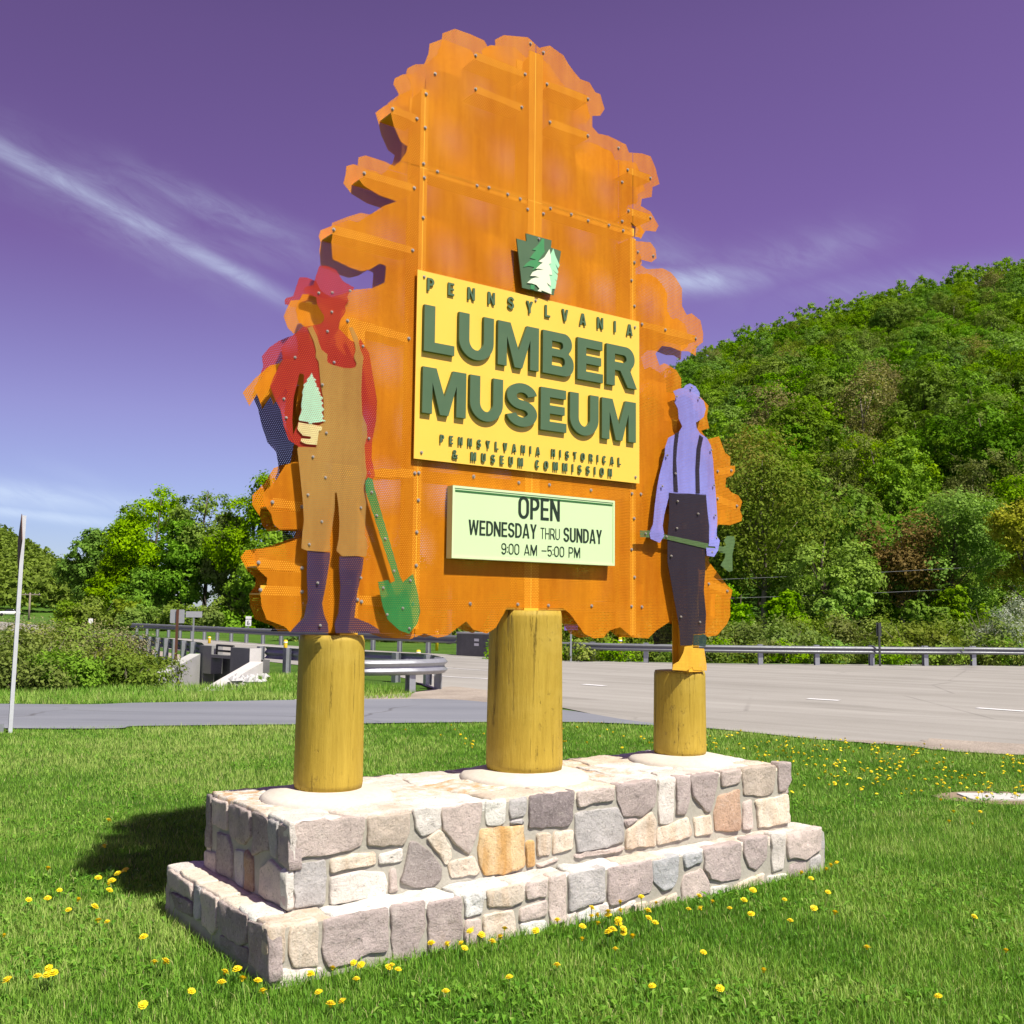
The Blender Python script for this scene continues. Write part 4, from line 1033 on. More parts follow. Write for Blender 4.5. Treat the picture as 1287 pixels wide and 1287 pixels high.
over = R3([(388, 490), (412, 482), (435, 530), (458, 600), (490, 625), (487, 655), (492, 667), (520, 680), (570, 693), (600, 696), (630, 690), (636, 670), (622, 642), (632, 600), (626, 570), (598, 490), (614, 486), (642, 540), (655, 600), (672, 640), (665, 690), (660, 820), (665, 930), (688, 985), (690, 1040), (676, 1085), (682, 1180)])
over += R4([(688, 300), (670, 380), (685, 450), (680, 540), (678, 610), (692, 660), (685, 722), (640, 718), (565, 722), (534, 692), (546, 630), (550, 560), (545, 470), (536, 400), (527, 400), (525, 480), (515, 560), (500, 640), (505, 694), (470, 698), (385, 692), (357, 680), (362, 600), (370, 540), (365, 450), (355, 350), (345, 250), (336, 178)])
over += R3([(345, 1092), (432, 1096), (442, 985), (470, 970), (470, 860), (455, 780), (448, 700), (444, 660), (428, 640), (432, 610), (420, 560)])
plate('overalls', [fs(over, FO)], FO, FO + .0012, M['tan'], man)
for pts in ([(388, 692), (430, 694), (503, 702), (500, 740), (480, 870), (462, 960), (470, 1010), (490, 1060), (495, 1106), (300, 1105), (330, 1070), (370, 1030), (390, 940), (385, 820)],
            [(550, 722), (600, 714), (672, 727), (665, 790), (640, 900), (625, 1030), (700, 1060), (748, 1090), (755, 1110), (530, 1108), (525, 1060), (545, 1010), (555, 880), (548, 780)]):
    plate('boot', [fs(R4(pts), FG)], FG, FG + .0012, M['boot'], man)
sh = plate('shovel', [fs(R4([(690, 322), (715, 330), (722, 370), (852, 820), (868, 852), (905, 820), (920, 810), (946, 920), (956, 1000), (942, 1060), (900, 1112), (850, 1095), (790, 1040), (765, 970), (742, 850), (795, 840), (802, 858), (828, 845), (810, 790), (680, 390), (678, 345)]), FG)], FG - .0045, FG - .0033, M['green'], man)
plate('seedling', [fs(Z4([(440, 235), (455, 275), (475, 290), (462, 302), (482, 330), (472, 342), (498, 355), (490, 372), (510, 395), (500, 405), (528, 430), (510, 450), (530, 470), (515, 490), (537, 520), (515, 540), (532, 575), (520, 590), (550, 608), (470, 620), (440, 622), (440, 632), (418, 628), (416, 616), (345, 605), (340, 590), (365, 520), (358, 490), (372, 400), (365, 390), (382, 345), (374, 330), (410, 300), (400, 290), (425, 265)]), FO - .0045)], FO - .0045, FO - .0033, M['mint'], man)
plate('plant_pot', [fs(Z4([(338, 617), (415, 632), (442, 634), (520, 650), (515, 680), (495, 685), (480, 790), (400, 785), (355, 765), (360, 742), (430, 747), (435, 727), (370, 718), (330, 670)]), FO - .0045)], FO - .0045, FO - .0033, M['cream'], man)
mb = MB()
for p in Z6([(500, 378), (668, 372), (890, 352), (662, 615), (608, 855), (1050, 1040), (205, 1180)]) + R3([(522, 665), (325, 640), (268, 850), (280, 945), (698, 1050)]):
    s, z = S(*p, FG); bolt_mesh(mb, s, z, FG, .005)
for p in R4([(415, 218), (483, 97), (478, 322), (390, 410), (657, 475), (460, 545), (397, 660)]) + R3([(463, 778)]):
    s, z = S(*p, FO); bolt_mesh(mb, s, z, FO, .005)
for p in R4([(437, 855), (450, 1070), (655, 830), (867, 983), (788, 1015), (900, 1085), (768, 880), (905, 843), (823, 795), (778, 632), (735, 515), (710, 397)]):
    s, z = S(*p, FG); bolt_mesh(mb, s, z, FG - .0045, .005)
tag(mb.build('figure_bolts', M['steel'], man), kind='stuff')
mb = MB()
for p in R4([(440, 200), (600, 300), (450, 900), (600, 850)]) + R3([(520, 560), (600, 800)]):
    s, z = S(*p, FG); mb.box((s - .015, FG + .003, z - .015), (s + .015, TF, z + .015))
mb.build('spacer', M['frame'], man)
# the same figure stands on the rear side
RG = TB + .050
back_off = lambda pts: [S(x, y, FG) for x, y in pts]
rear = plate('rear_figure', [back_off(Z6([(510, 40), (600, 38), (720, 90), (800, 230), (945, 312), (925, 345), (855, 430), (836, 600), (782, 690), (742, 810), (572, 660), (482, 520), (470, 430), (400, 405), (330, 385), (320, 330), (350, 300), (432, 280), (460, 190)]))], RG, RG + .0012, M['red'], sign)
rear['label'] = 'red hat and head of the matching cutout on the rear side'
plate('rear_shirt', [back_off(R3([(385, 490), (340, 510), (290, 545), (255, 590), (262, 640), (245, 690), (330, 740), (640, 740), (715, 720), (700, 620), (655, 545)]) + Z6([(900, 970), (742, 812), (600, 740)]))], RG, RG + .0012, M['red'], rear)
body = R3([(245, 692), (230, 725), (205, 790), (235, 860), (255, 950), (285, 1040), (330, 1090), (345, 1180)]) + R4([(345, 250), (365, 450), (362, 600), (385, 690), (385, 820), (390, 940), (330, 1070), (300, 1105), (755, 1110), (625, 1030), (665, 790), (690, 660), (680, 450), (688, 300)]) + R3([(715, 1060), (740, 860), (716, 722), (640, 742), (330, 742)])
plate('rear_body', [back_off(body)], RG, RG + .0012, M['navy'], rear)
mb = MB()
for p in R4([(440, 200), (600, 300), (450, 900), (600, 850)]) + R3([(520, 560), (600, 800), (480, 330)]):
    s, z = S(*p, FG); mb.box((s - .015, TB + .003, z - .015), (s + .015, RG, z + .015))
mb.build('spacer', M['frame'], rear)

# axeman
sh2 = R7([(525, 850), (560, 835), (590, 830), (603, 812), (630, 802), (665, 820), (690, 860), (690, 890), (715, 910), (728, 960), (715, 1010), (690, 1030), (666, 1045), (672, 1080), (690, 1110), (735, 1140), (760, 1190), (773, 1280)])
sh2 += R8([(780, 200), (790, 300), (800, 450), (795, 560), (815, 590), (805, 650), (780, 690), (735, 685), (730, 640), (750, 600), (745, 520), (735, 400), (725, 300), (720, 360), (520, 350), (510, 292), (495, 330), (470, 430), (460, 500), (470, 560), (440, 605), (385, 580), (378, 540), (400, 490), (410, 380), (425, 260), (440, 180), (472, 60)])
sh2 += R7([(470, 1285), (475, 1200), (495, 1140), (560, 1105), (582, 1070), (560, 1020), (555, 960), (535, 920), (540, 880)])
axm = plate('axeman_figure', [fs(sh2)], FG, FG + .0012, M['peri'], sign)
axm['label'] = 'flat cutout of a figure in blue shirt and dark trousers holding an axe'
plate('trousers', [fs(R8([(500, 292), (545, 296), (640, 300), (730, 305), (738, 400), (750, 500), (748, 600), (722, 700), (726, 760), (716, 900), (730, 1050), (724, 1170), (650, 1175), (645, 1240), (570, 1245), (565, 1150), (555, 1080), (530, 950), (490, 720), (490, 560), (500, 450)]), FO)], FO, FO + .0012, M['pants'], axm)
plate('trouser_cuff', [fs(R8([(652, 1180), (726, 1175), (735, 1200), (726, 1252), (650, 1242)]), FO)], FO, FO + .0012, M['cuff'], axm)
plate('suspender', [fs(R7([(538, 1112), (562, 1103), (550, 1200), (545, 1280)]) + R8([(548, 150), (556, 288), (530, 284), (525, 150), (528, 20)]), FO)], FO, FO + .0012, M['pants'], axm)
plate('suspender', [fs(R7([(690, 1120), (712, 1138), (697, 1210), (692, 1285)]) + R8([(688, 150), (692, 298), (668, 298), (665, 150), (672, 20)]), FO)], FO, FO + .0012, M['pants'], axm)
ax = plate('axe_handle', [fs(R8([(318, 528), (370, 528), (480, 555), (840, 630), (838, 660), (790, 655), (470, 580), (380, 572), (320, 570)]), FO - .0045)], FO - .0045, FO - .0033, M['axe'], axm)
plate('axe_head', [fs(R8([(835, 632), (855, 620), (840, 590), (862, 562), (905, 565), (910, 600), (893, 680), (895, 780), (870, 785), (820, 745), (846, 700), (850, 672), (812, 664)]), FO)], FO, FO + .0012, M['axe'], axm)
for pts in ([(400, 515), (450, 535), (470, 560), (455, 585), (440, 605), (385, 580), (378, 545)], [(750, 590), (800, 570), (815, 595), (805, 650), (780, 692), (735, 685), (730, 635), (790, 640), (785, 628), (745, 625)]):
    plate('hand', [fs(R8(pts), FO - .009)], FO - .009, FO - .0078, M['peri'], axm)
plate('work_boots', [fs(Z5([(1045, 262), (1105, 245), (1110, 272), (1195, 278), (1215, 410), (1215, 447), (1112, 442), (1105, 420), (1060, 447), (950, 442), (955, 400), (1000, 375), (1035, 310)]), FG)], FG, FG + .0012, M['bootyellow'], axm)
mb = MB()
for p in R7([(632, 828), (680, 892), (540, 885), (480, 1250), (755, 1215)]) + R8([(450, 253), (772, 247), (780, 433), (545, 347), (672, 425), (540, 515), (505, 687), (565, 1065), (683, 1098), (345, 548), (475, 567), (785, 575), (758, 663), (480, 62), (532, 175)]):
    s, z = S(*p, FG); bolt_mesh(mb, s, z, FO - .006, .005)
tag(mb.build('figure_bolts', M['steel'], axm), kind='stuff')
mb = MB()
for p in R8([(600, 150), (600, 500), (630, 900)]) + R7([(630, 950)]):
    s, z = S(*p, FG); mb.box((s - .015, FG + .003, z - .015), (s + .015, TF, z + .015))
s, z = S(*Z5([(1130, 420)])[0], FG); mb.box((s - .06, FG + .003, z - .03), (s + .06, TF + .03, z))
mb.build('spacer', M['frame'], axm)
# rear trousers of the matching figure seen past the column
plate('rear_axeman_figure', [[(x, z) for x, z in fs(R8([(500, 292), (730, 305), (750, 500), (748, 600), (716, 900), (730, 1200), (645, 1240), (570, 1245), (530, 950), (490, 720), (490, 560)]))]], RG, RG + .0012, M['pants'], sign)
# ------------------------------------------------------------------ lawn: blades and flowers
def vnoise(x, y, sc, seed):
    """smooth value noise on arrays"""
    x, y = x * sc, y * sc
    xi, yi = np.floor(x).astype(int), np.floor(y).astype(int); xf, yf = x - xi, y - yi
    h = lambda i, j: ((np.sin(i * 127.1 + j * 311.7 + seed * 74.7) * 43758.5453) % 1.0)
    u, v = xf * xf * (3 - 2 * xf), yf * yf * (3 - 2 * yf)
    return (h(xi, yi) * (1 - u) + h(xi + 1, yi) * u) * (1 - v) + (h(xi, yi + 1) * (1 - u) + h(xi + 1, yi + 1) * u) * v
lx = np.array([p.x for p in side_near] + [p.x for p in near_edge[:]][::-1][0:0]); ly = np.array([p.y for p in side_near])
e_x = np.array([-40, -20] + [g2(x, y)[0] for x, y in ((0, 917), (180, 914), (370, 912), (560, 909.5), (720, 909), (812, 912.5), (900, 918), (1040, 932), (1150, 939), (1230, 948), (1287, 952))] + [10, 15])
e_y = np.array([14.6, 14.15] + [g2(x, y)[1] for x, y in ((0, 917), (180, 914), (370, 912), (560, 909.5), (720, 909), (812, 912.5), (900, 918), (1040, 932), (1150, 939), (1230, 948), (1287, 952))] + [10.6, 6])
def lawn_limit(x): return np.interp(x, e_x, e_y)
SLAB = [G(1200, 1003), G(1290, 992), G(1330, 1003), G(1290, 1018)]
slab_c = G(1262, 1003)
def in_plinth(x, y, m=.0):
    dx, dy = x - ORG.x, y - ORG.y
    s, t = dx * SU.x + dy * SU.y, dx * TU.x + dy * TU.y
    return (s > -m) & (s < L1 + m) & (t > -m) & (t < W1 + m)
def blades(name, N, d0, d1, half, limit=None, segs=2, hgt=(.035, .075), width=.0035, bright=0., lodd=7., keep=None):
    d = np.sqrt(rng.uniform(d0 ** 2, d1 ** 2, N)) if False else d0 + (d1 - d0) * rng.uniform(0, 1, N) ** 1.15
    a = rng.uniform(-half, half, N)
    x, y = d * a, d
    ok = ~in_plinth(x, y, .0) & (((x - slab_c.x) / .55) ** 2 + ((y - slab_c.y) / .30) ** 2 > 1)
    if limit is not None: ok &= y < limit(x) + rng.normal(0, .05, N)
    if keep is not None: ok &= keep(x, y)
    x, y, d = x[ok], y[ok], d[ok]; n = len(x)
    big = vnoise(x, y, .9, 1) * .5 + vnoise(x, y, 2.6, 2) * .3 + vnoise(x, y, 7., 3) * .2
    tuft = vnoise(x, y, 5., 8)
    h = rng.uniform(hgt[0], hgt[1], n) * (.55 + .9 * big) * (1 + .5 * (rng.uniform(0, 1, n) > .96))
    near = in_plinth(x, y, .16)
    h = np.where(near, h * 1.35, h)
    w = width * rng.uniform(.7, 1.4, n) * np.maximum(1, d / lodd)
    an = rng.uniform(0, 2 * np.pi, n); lean = rng.uniform(.1, .9, n) * h
    dx, dy = np.cos(an), np.sin(an); wa = an + np.pi / 2 + rng.normal(0, .5, n)
    wx, wy = np.cos(wa) * w / 2, np.sin(wa) * w / 2
    z0 = np.full(n, -.004)
    base = np.stack([x, y, z0], 1); side = np.stack([wx, wy, np.zeros(n)], 1)
    tip = np.stack([x + dx * lean, y + dy * lean, h * (1 - .25 * (lean / h) ** 2)], 1)
    mid = np.stack([x + dx * lean * .35, y + dy * lean * .35, h * .58], 1)
    tint = np.clip(.50 + (big - .5) * .75 + rng.normal(0, .13, n) + bright + .10 * np.clip(-x / 3., 0, 1) + (tuft - .5) * .25, 0, .90)
    tint = np.where(rng.uniform(0, 1, n) < .045, rng.uniform(.92, 1., n), tint)
    if segs == 2:
        V = np.stack([base - side, base + side, mid + side * .8, mid - side * .8, tip], 1).reshape(-1, 3); k = 5
        i0 = (np.arange(n) * 5)[:, None]
        loops = np.concatenate([i0 + [0, 1, 2, 3], i0 + [3, 2, 4]], 1).reshape(-1)
        tot = np.tile([4, 3], n)
    else:
        V = np.stack([base - side, base + side, tip], 1).reshape(-1, 3); k = 3
        loops = np.arange(n * 3); tot = np.full(n, 3)
    me = bpy.data.meshes.new(name)
    me.vertices.add(len(V)); me.vertices.foreach_set('co', V.astype(np.float32).ravel())
    me.loops.add(len(loops)); me.loops.foreach_set('vertex_index', loops.astype(np.int32))
    me.polygons.add(len(tot)); st = np.concatenate([[0], np.cumsum(tot)[:-1]])
    me.polygons.foreach_set('loop_start', st.astype(np.int32)); me.polygons.foreach_set('loop_total', tot.astype(np.int32))
    at = me.attributes.new('tint', 'FLOAT', 'POINT'); at.data.foreach_set('value', np.repeat(tint, k).astype(np.float32))
    me.update(calc_edges=True)
    return me
g1 = obj('lawn_grass', blades('lawn_grass', 230000, 3.3, 7.2, .60, None, 2, (.019, .048), .0031, .06), M['blade'])
tag(g1, 'short green lawn grass around the stone plinth', 'grass', kind='stuff')
g2o = obj('lawn_grass', blades('lawn_grass', 300000, 7.2, 16.5, .62, lawn_limit, 1, (.026, .054), .0042, .14), M['blade'])
tag(g2o, 'lawn grass stretching from the plinth to the side road', 'grass', kind='stuff')
fx = np.array([p.x for p in side_far]); fy = np.array([p.y for p in side_far])
nx = np.array([g2(x, y)[0] for x, y in ((0, 800), (180, 826), (260, 838), (330, 843), (450, 860), (540, 872), (548, 879))]); ny = np.array([g2(x, y)[1] for x, y in ((0, 800), (180, 826), (260, 838), (330, 843), (450, 860), (540, 872), (548, 879))])
def verge(x, y): return (y > np.interp(x, fx, fy) + .15) & (x < -1.9) & (y < np.minimum(27, np.interp(x, nx, ny)) + .2) & ~((np.abs(x + 7.2 + .12 * (y - 25)) < 1.25) & (np.abs(y - 25.3) < 2.7))
g3 = obj('verge_grass', blades('verge_grass', 130000, 16.8, 27, .60, None, 1, (.05, .13), .008, .10, 14., verge), M['blade'])
tag(g3, 'mown verge grass between the side road and the culvert', 'grass', kind='stuff')

# broad-leaved weeds among the blades
_n = 26000
_d = 3.4 + 8.5 * rng.uniform(0, 1, _n) ** 1.2; _a = rng.uniform(-.58, .58, _n); _x, _y = _d * _a, _d
_k = (vnoise(_x, _y, 1.1, 21) * .6 + vnoise(_x, _y, 3.5, 22) * .4 > .56) & ~in_plinth(_x, _y, .03) & (_y < lawn_limit(_x) - .1)
_x, _y, _d = _x[_k], _y[_k], _d[_k]; _n = len(_x)
_an = rng.uniform(0, 6.28, _n); _L = rng.uniform(.022, .055, _n); _w = _L * rng.uniform(.30, .6, _n); _z = rng.uniform(.015, .045, _n)
_c, _s = np.cos(_an), np.sin(_an)
_V = np.stack([np.stack([_x, _y, _z * .5], 1), np.stack([_x + _c * _L * .55 - _s * _w * .5, _y + _s * _L * .55 + _c * _w * .5, _z], 1), np.stack([_x + _c * _L, _y + _s * _L, _z * rng.uniform(.4, 1.1, _n)], 1), np.stack([_x + _c * _L * .55 + _s * _w * .5, _y + _s * _L * .55 - _c * _w * .5, _z], 1)], 1).reshape(-1, 3)
_me = bpy.data.meshes.new('lawn_weeds'); _me.from_pydata(_V.tolist(), [], np.arange(len(_V)).reshape(-1, 4).tolist())
_at = _me.attributes.new('tint', 'FLOAT', 'POINT'); _at.data.foreach_set('value', np.repeat(np.clip(rng.normal(.42, .16, _n), 0, .85), 4).astype(np.float32))
tag(obj('lawn_weeds', _me, M['blade']), 'small broad-leaved weeds and clover growing through the lawn', 'weeds', kind='stuff')

# dandelions
def head_mesh():
    v, f = [], []
    for ring, (n, r, zt, tilt) in enumerate(((26, .018, .002, .06), (22, .014, .005, .22), (14, .008, .008, .5))):
        for k in range(n):
            a = 2 * math.pi * (k + .5 * ring) / n + random.uniform(-.1, .1); w = .0017
            c, s_ = math.cos(a), math.sin(a); rr = r * random.uniform(.85, 1.1)
            b = len(v)
            v += [(c * .002 - s_ * w, s_ * .002 + c * w, zt), (c * .002 + s_ * w, s_ * .002 - c * w, zt), (c * rr + s_ * w, s_ * rr - c * w, zt + rr * tilt), (c * rr - s_ * w, s_ * rr + c * w, zt + rr * tilt)]
            f.append((b, b + 1, b + 2, b + 3))
    b = len(v); n = 8
    for z, r in ((-.008, .004), (0, .007), (.006, .009)):
        for k in range(n): a = 2 * math.pi * k / n; v.append((math.cos(a) * r, math.sin(a) * r, z))
    for i in range(2):
        for k in range(n): f.append((b + i * n + k, b + i * n + (k + 1) % n, b + i * n + n + (k + 1) % n, b + i * n + n + k))
    f.append([b + 2 * n + k for k in range(n)])
    return mesh('flower_head', v, f)
heads = [head_mesh() for _ in range(3)]
for h_ in heads: h_.materials.append(M['dandelion'])
stems = []
for hh in (.05, .07, .09):
    m_ = MB(); m_.tube([(0, 0, -.01), (.004, .002, hh * .5), (0, 0, hh)], [.0022, .002, .002], 5); me = m_.mesh('stem', True); me.materials.append(M['stem']); stems.append((me, hh))
nd = [0]
def dandelion(p, label, group, scale=1.0):
    r = empty('dandelion', (p.x, p.y, 0), random.uniform(0, 6.28))
    me, hh = random.choice(stems)
    st = link(bpy.data.objects.new('stem', me), r)
    hd = link(bpy.data.objects.new('flower_head', random.choice(heads)), r)
    hd.location = (0, 0, hh); hd.rotation_euler = (random.uniform(-.5, .5), random.uniform(-.5, .5), 0)
    hd.scale = [scale * random.uniform(.9, 1.3)] * 3
    tag(r, label, 'dandelion', group); nd[0] += 1
LB = [('yellow dandelion in the lawn beside the shaded end of the plinth', 'dandelions by the shaded end of the plinth', .95),
      ('yellow dandelion growing at the foot of the plinth front', 'dandelions along the plinth front', .92),
      ('yellow dandelion in the lawn spreading towards the highway', 'dandelions towards the highway', .85),
      ('yellow dandelion in the lawn behind the plinth by the side road', 'dandelions by the side road', .85)]
z8 = zm(0, 1000, .3108)
for x, y in z8([(437, 133), (420, 257), (190, 353), (395, 378), (437, 405), (450, 390), (440, 415), (112, 488), (275, 497), (312, 487), (380, 483), (238, 430), (190, 465), (395, 542), (432, 547), (12, 622), (578, 628), (622, 715), (665, 732), (190, 787), (147, 818), (212, 804), (25, 833), (907, 757), (957, 765), (977, 828), (1040, 835), (575, 917), (1255, 783), (715, 488), (505, 360), (475, 360), (895, 800)]):
    dandelion(G(x, y + 2), *LB[0])
fz = zm(330, 1120, .17871); gz = zm(540, 1070, .20202)
for x, y in fz([(490, 610), (638, 605), (885, 605), (690, 658), (658, 690), (335, 690), (1180, 460), (905, 660)]) + gz([(100, 572), (178, 570), (250, 578), (250, 605), (320, 572), (440, 585), (465, 587), (195, 625), (110, 632), (215, 658), (388, 645), (10, 655), (793, 532), (950, 545), (660, 602), (355, 507), (1005, 452), (1045, 497), (1110, 475), (1175, 500), (1185, 412), (1205, 560), (1112, 610), (1262, 610), (1155, 722), (948, 628), (1175, 530)]) + zm(740, 890, .24864)([(15, 1090), (45, 1128), (98, 1108), (150, 1132), (175, 1178), (100, 1218), (222, 1218), (298, 1105), (302, 1145), (265, 1032), (160, 1060), (340, 1062), (558, 1025), (565, 1050), (625, 1055), (713, 1050), (785, 1048), (822, 1080), (830, 955), (505, 1075), (1020, 1158), (1245, 1115), (1075, 900), (1125, 912), (1255, 828), (1200, 845), (1225, 860), (1210, 985), (990, 1005), (580, 1280), (335, 1125), (150, 1150), (1140, 1090)]):
    dandelion(G(x, y + 3), *LB[1])
for x, y in ((400, 1270), (560, 1262), (640, 1250), (430, 1275), (700, 1228), (820, 1255), (905, 1265), (960, 1235), (1180, 1275), (1265, 1215), (1090, 1205), (1225, 1170), (330, 1262), (500, 1240), (60, 1245), (240, 1262), (770, 1193), (415, 1279)):
    dandelion(G(x, y), *LB[1])
k = 0
while nd[0] < 288 and k < 4000:
    k += 1
    if random.random() < .80:
        px, py = random.uniform(890, 1300), random.uniform(925, 1120)
        dens = math.exp(-((py - (942 + (px - 900) * .10)) / 42.) ** 2) * (1.0 if px < 1240 else .6)
        if vnoise(np.array([px * .03]), np.array([py * .06]), 1., 5)[0] < .38: dens *= .3
        li = 2
    else:
        px, py = random.uniform(460, 830), random.uniform(915, 948); dens = .5 if px > 560 else .12; li = 3
    p = G(px, py)
    if random.random() > dens or in_plinth(p.x, p.y, .02) or p.y > lawn_limit(p.x) - .1: continue
    dandelion(p, *LB[li])

# the many small far dandelions beyond those built singly
_hv, _hf = [], []
_c = 0; _k = 0
while _c < 230 and _k < 9000:
    _k += 1
    px, py = random.uniform(880, 1300), random.uniform(922, 1010)
    dens = math.exp(-((py - (938 + (px - 900) * .10)) / 34.) ** 2)
    if vnoise(np.array([px * .035]), np.array([py * .07]), 1., 9)[0] < .42: dens *= .25
    p = G(px, py)
    if random.random() > dens or in_plinth(p.x, p.y, .02) or p.y > lawn_limit(p.x) - .15: continue
    _c += 1; b = len(_hv); h = random.uniform(.040, .065); r = random.uniform(.012, .019); tx, ty = random.uniform(-.5, .5), random.uniform(-.6, .3)
    _hv.append((p.x, p.y, h + .008))
    for j in range(9):
        a = 2 * math.pi * j / 9; rr = r * random.uniform(.8, 1.15); x, y = math.cos(a) * rr, math.sin(a) * rr; _hv.append((p.x + x, p.y + y, h + x * tx + y * ty))
    _hv.append((p.x, p.y, h - .012))
    for j in range(9): _hf += [(b, b + 1 + j, b + 1 + (j + 1) % 9), (b + 10, b + 1 + (j + 1) % 9, b + 1 + j)]
    for j, (ox, oy) in enumerate(((.002, 0), (-.002, .002), (-.002, -.002))): _hv += [(p.x + ox, p.y + oy, 0), (p.x + ox, p.y + oy, h - .005)]
    q = b + 11
    for j in range(3): _hf.append((q + 2 * j, q + 2 * ((j + 1) % 3), q + 2 * ((j + 1) % 3) + 1, q + 2 * j + 1))
_me = mesh('far_dandelions', _hv, _hf); _me.materials.append(M['dandelion']); _me.materials.append(M['stem'])
for _p in _me.polygons: _p.material_index = 1 if len(_p.vertices) == 4 else 0
tag(obj('far_dandelions', _me), 'scatter of tiny yellow dandelions on the lawn before the highway', 'dandelions', kind='stuff')
# ------------------------------------------------------------------ roadside furniture
def resample(pts, step):
    P = [Vector((p[0], p[1])) for p in pts]; out = [P[0]]; acc = 0
    for i in range(len(P) - 1):
        a, b = P[i], P[i + 1]; l = (b - a).length; t = step - acc
        while t <= l: out.append(a.lerp(b, t / l)); t += step
        acc = (acc + l) % step if l else acc
        acc = l - (t - step)
    return out
WB = [(-.155, .0), (-.145, .025), (-.085, .083), (-.070, .083), (-.020, .02), (.020, .02), (.070, .083), (.085, .083), (.145, .025), (.155, .0)]
def guard_rail(path, label, zc=.55, side=1, step=1.9, mat=None, postcol=None, wk=1.0):
    """W-beam on posts; side = which way the corrugation faces"""
    path = [Vector((p[0], p[1])) for p in path]
    mid = path[len(path) // 2]
    root = empty('guard_rail', (mid.x, mid.y, 0)); tag(root, label, 'guard rail')
    fine = smooth_poly(path, 6); v, f = [], []
    for i, p in enumerate(fine):
        d = (fine[min(i + 1, len(fine) - 1)] - fine[max(i - 1, 0)]).normalized(); n = Vector((-d.y, d.x)) * side
        for off in (0, -.004):
            for z, o in [(z * wk, o) for z, o in WB]: q = p + n * (o + off + .02); v.append((q.x - mid.x, q.y - mid.y, zc + z))
    m_ = len(WB); w = 2 * m_
    for i in range(len(fine) - 1):
        for k in range(m_ - 1):
            a = i * w + k; f.append((a, a + 1, a + w + 1, a + w))
            a = i * w + m_ + k; f.append((a + 1, a, a + w, a + w + 1))
        f.append((i * w + m_ - 1, i * w + 2 * m_ - 1, (i + 1) * w + 2 * m_ - 1, (i + 1) * w + m_ - 1)); f.append((i * w, (i + 1) * w, (i + 1) * w + m_, i * w + m_))
    obj('beam', mesh('beam', v, f, True), mat or M['galv'], root)
    me = None
    rs = resample(fine, step)
    for i, p in enumerate(rs):
        q = rs[min(i + 1, len(rs) - 1)] - rs[max(i - 1, 0)]
        if me is None:
            m2 = MB(); m2.box((-.075, -.006, -.3), (.075, .0, zc + .16)); m2.box((-.075, -.15, -.3), (.075, -.144, zc + .16)); m2.box((-.004, -.144, -.3), (.004, -.006, zc + .16))
            me = m2.mesh('rail_post'); me.materials.append(postcol or M['galv'])
        o = link(bpy.data.objects.new('rail_post', me), root)
        o.location = (p.x - mid.x, p.y - mid.y, 0); o.rotation_euler = (0, 0, math.atan2(q.y, q.x) + (0 if side > 0 else math.pi))
    return root
def gp(*pts): return [g2(x, y) for x, y in pts]
fr = gp((1287, 838), (1180, 837.5), (1090, 837), (990, 836.3), (890, 835), (800, 833.2), (712, 830.5), (650, 827.8))
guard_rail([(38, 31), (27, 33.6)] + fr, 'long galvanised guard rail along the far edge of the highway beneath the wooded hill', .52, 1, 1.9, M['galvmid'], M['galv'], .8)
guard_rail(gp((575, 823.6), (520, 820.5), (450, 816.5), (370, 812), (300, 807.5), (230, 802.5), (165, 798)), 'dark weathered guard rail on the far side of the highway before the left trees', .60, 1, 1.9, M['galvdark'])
# bridge parapet between the two far rails
pa, pb = G(578, 824), G(640, 827.2)
par = empty('bridge_parapet', pa); tag(par, 'dark concrete bridge parapet with small white plates beyond the highway', 'parapet')
mb = MB(); mb.bar((0, 0, .42), pb - pa + Vector((0, 0, .42)), .35, .84); mb.build('wall', M['concrete_dark'], par)
mb = MB(); mb.bar((0, 0, .87), pb - pa + Vector((0, 0, .87)), .42, .06); mb.build('coping', M['concrete'], par)
dn = (pb - pa).normalized(); nn_ = Vector((dn.y, -dn.x, 0))
for zz in (.62, .45):
    mb = MB(); c = (pb - pa) * .42 + nn_ * .19 + Vector((0, 0, zz)); mb.bar(c - dn * .12, c + dn * .12, .02, .10); mb.build('plate', M['white'], par)
# near rails
guard_rail(gp((90, 811), (140, 817), (190, 825), (225, 831.5), (251, 837)), 'guard rail seen from behind with upright posts left of the concrete culvert', .52, 1, 1.25, M['galvdark'])
guard_rail([(p[0], p[1]) for p in gp((330, 845), (380, 849.5), (440, 853.5), (500, 857.5), (534, 860))] + [(-1.52, 22.6), (-1.42, 21.9), (-1.75, 21.35)] + gp((505, 872), (455, 873), (400, 871)), 'galvanised guard rail curving round the corner of the side road', .52, 1, 1.3, M['galv'])

def marker(p, h, label, mat=None, r=.045):
    root = empty('delineator', p); tag(root, label, 'marker post')
    mb = MB(); mb.tube([(0, 0, -.1), (0, 0, h * .8), (0, 0, h - .02), (0, 0, h)], [r, r, r, r * .6], 10); mb.build('post', mat or M['marker'], root, True)
    mb = MB(); mb.tube([(0, 0, h * .80), (0, 0, h * .88)], [r * 1.06, r * 1.06], 10); mb.build('band', M['white'], root, True)
    return root
marker(G(525.5, 838), .50, 'short yellow marker post behind the curving guard rail', r=.065)
marker(G(358.5, 823.5), .56, 'yellow marker post right of the culvert at the highway edge', r=.07)
marker(G(263, 809), .35, 'small yellow marker post above the culvert headwall', r=.07)
marker(G(779.5, 829), .80, 'yellow marker post behind the far guard rail seen under the sign', r=.07)
marker(G(549, 818), .95, 'yellow marker post beside the dark bridge parapet', r=.07)

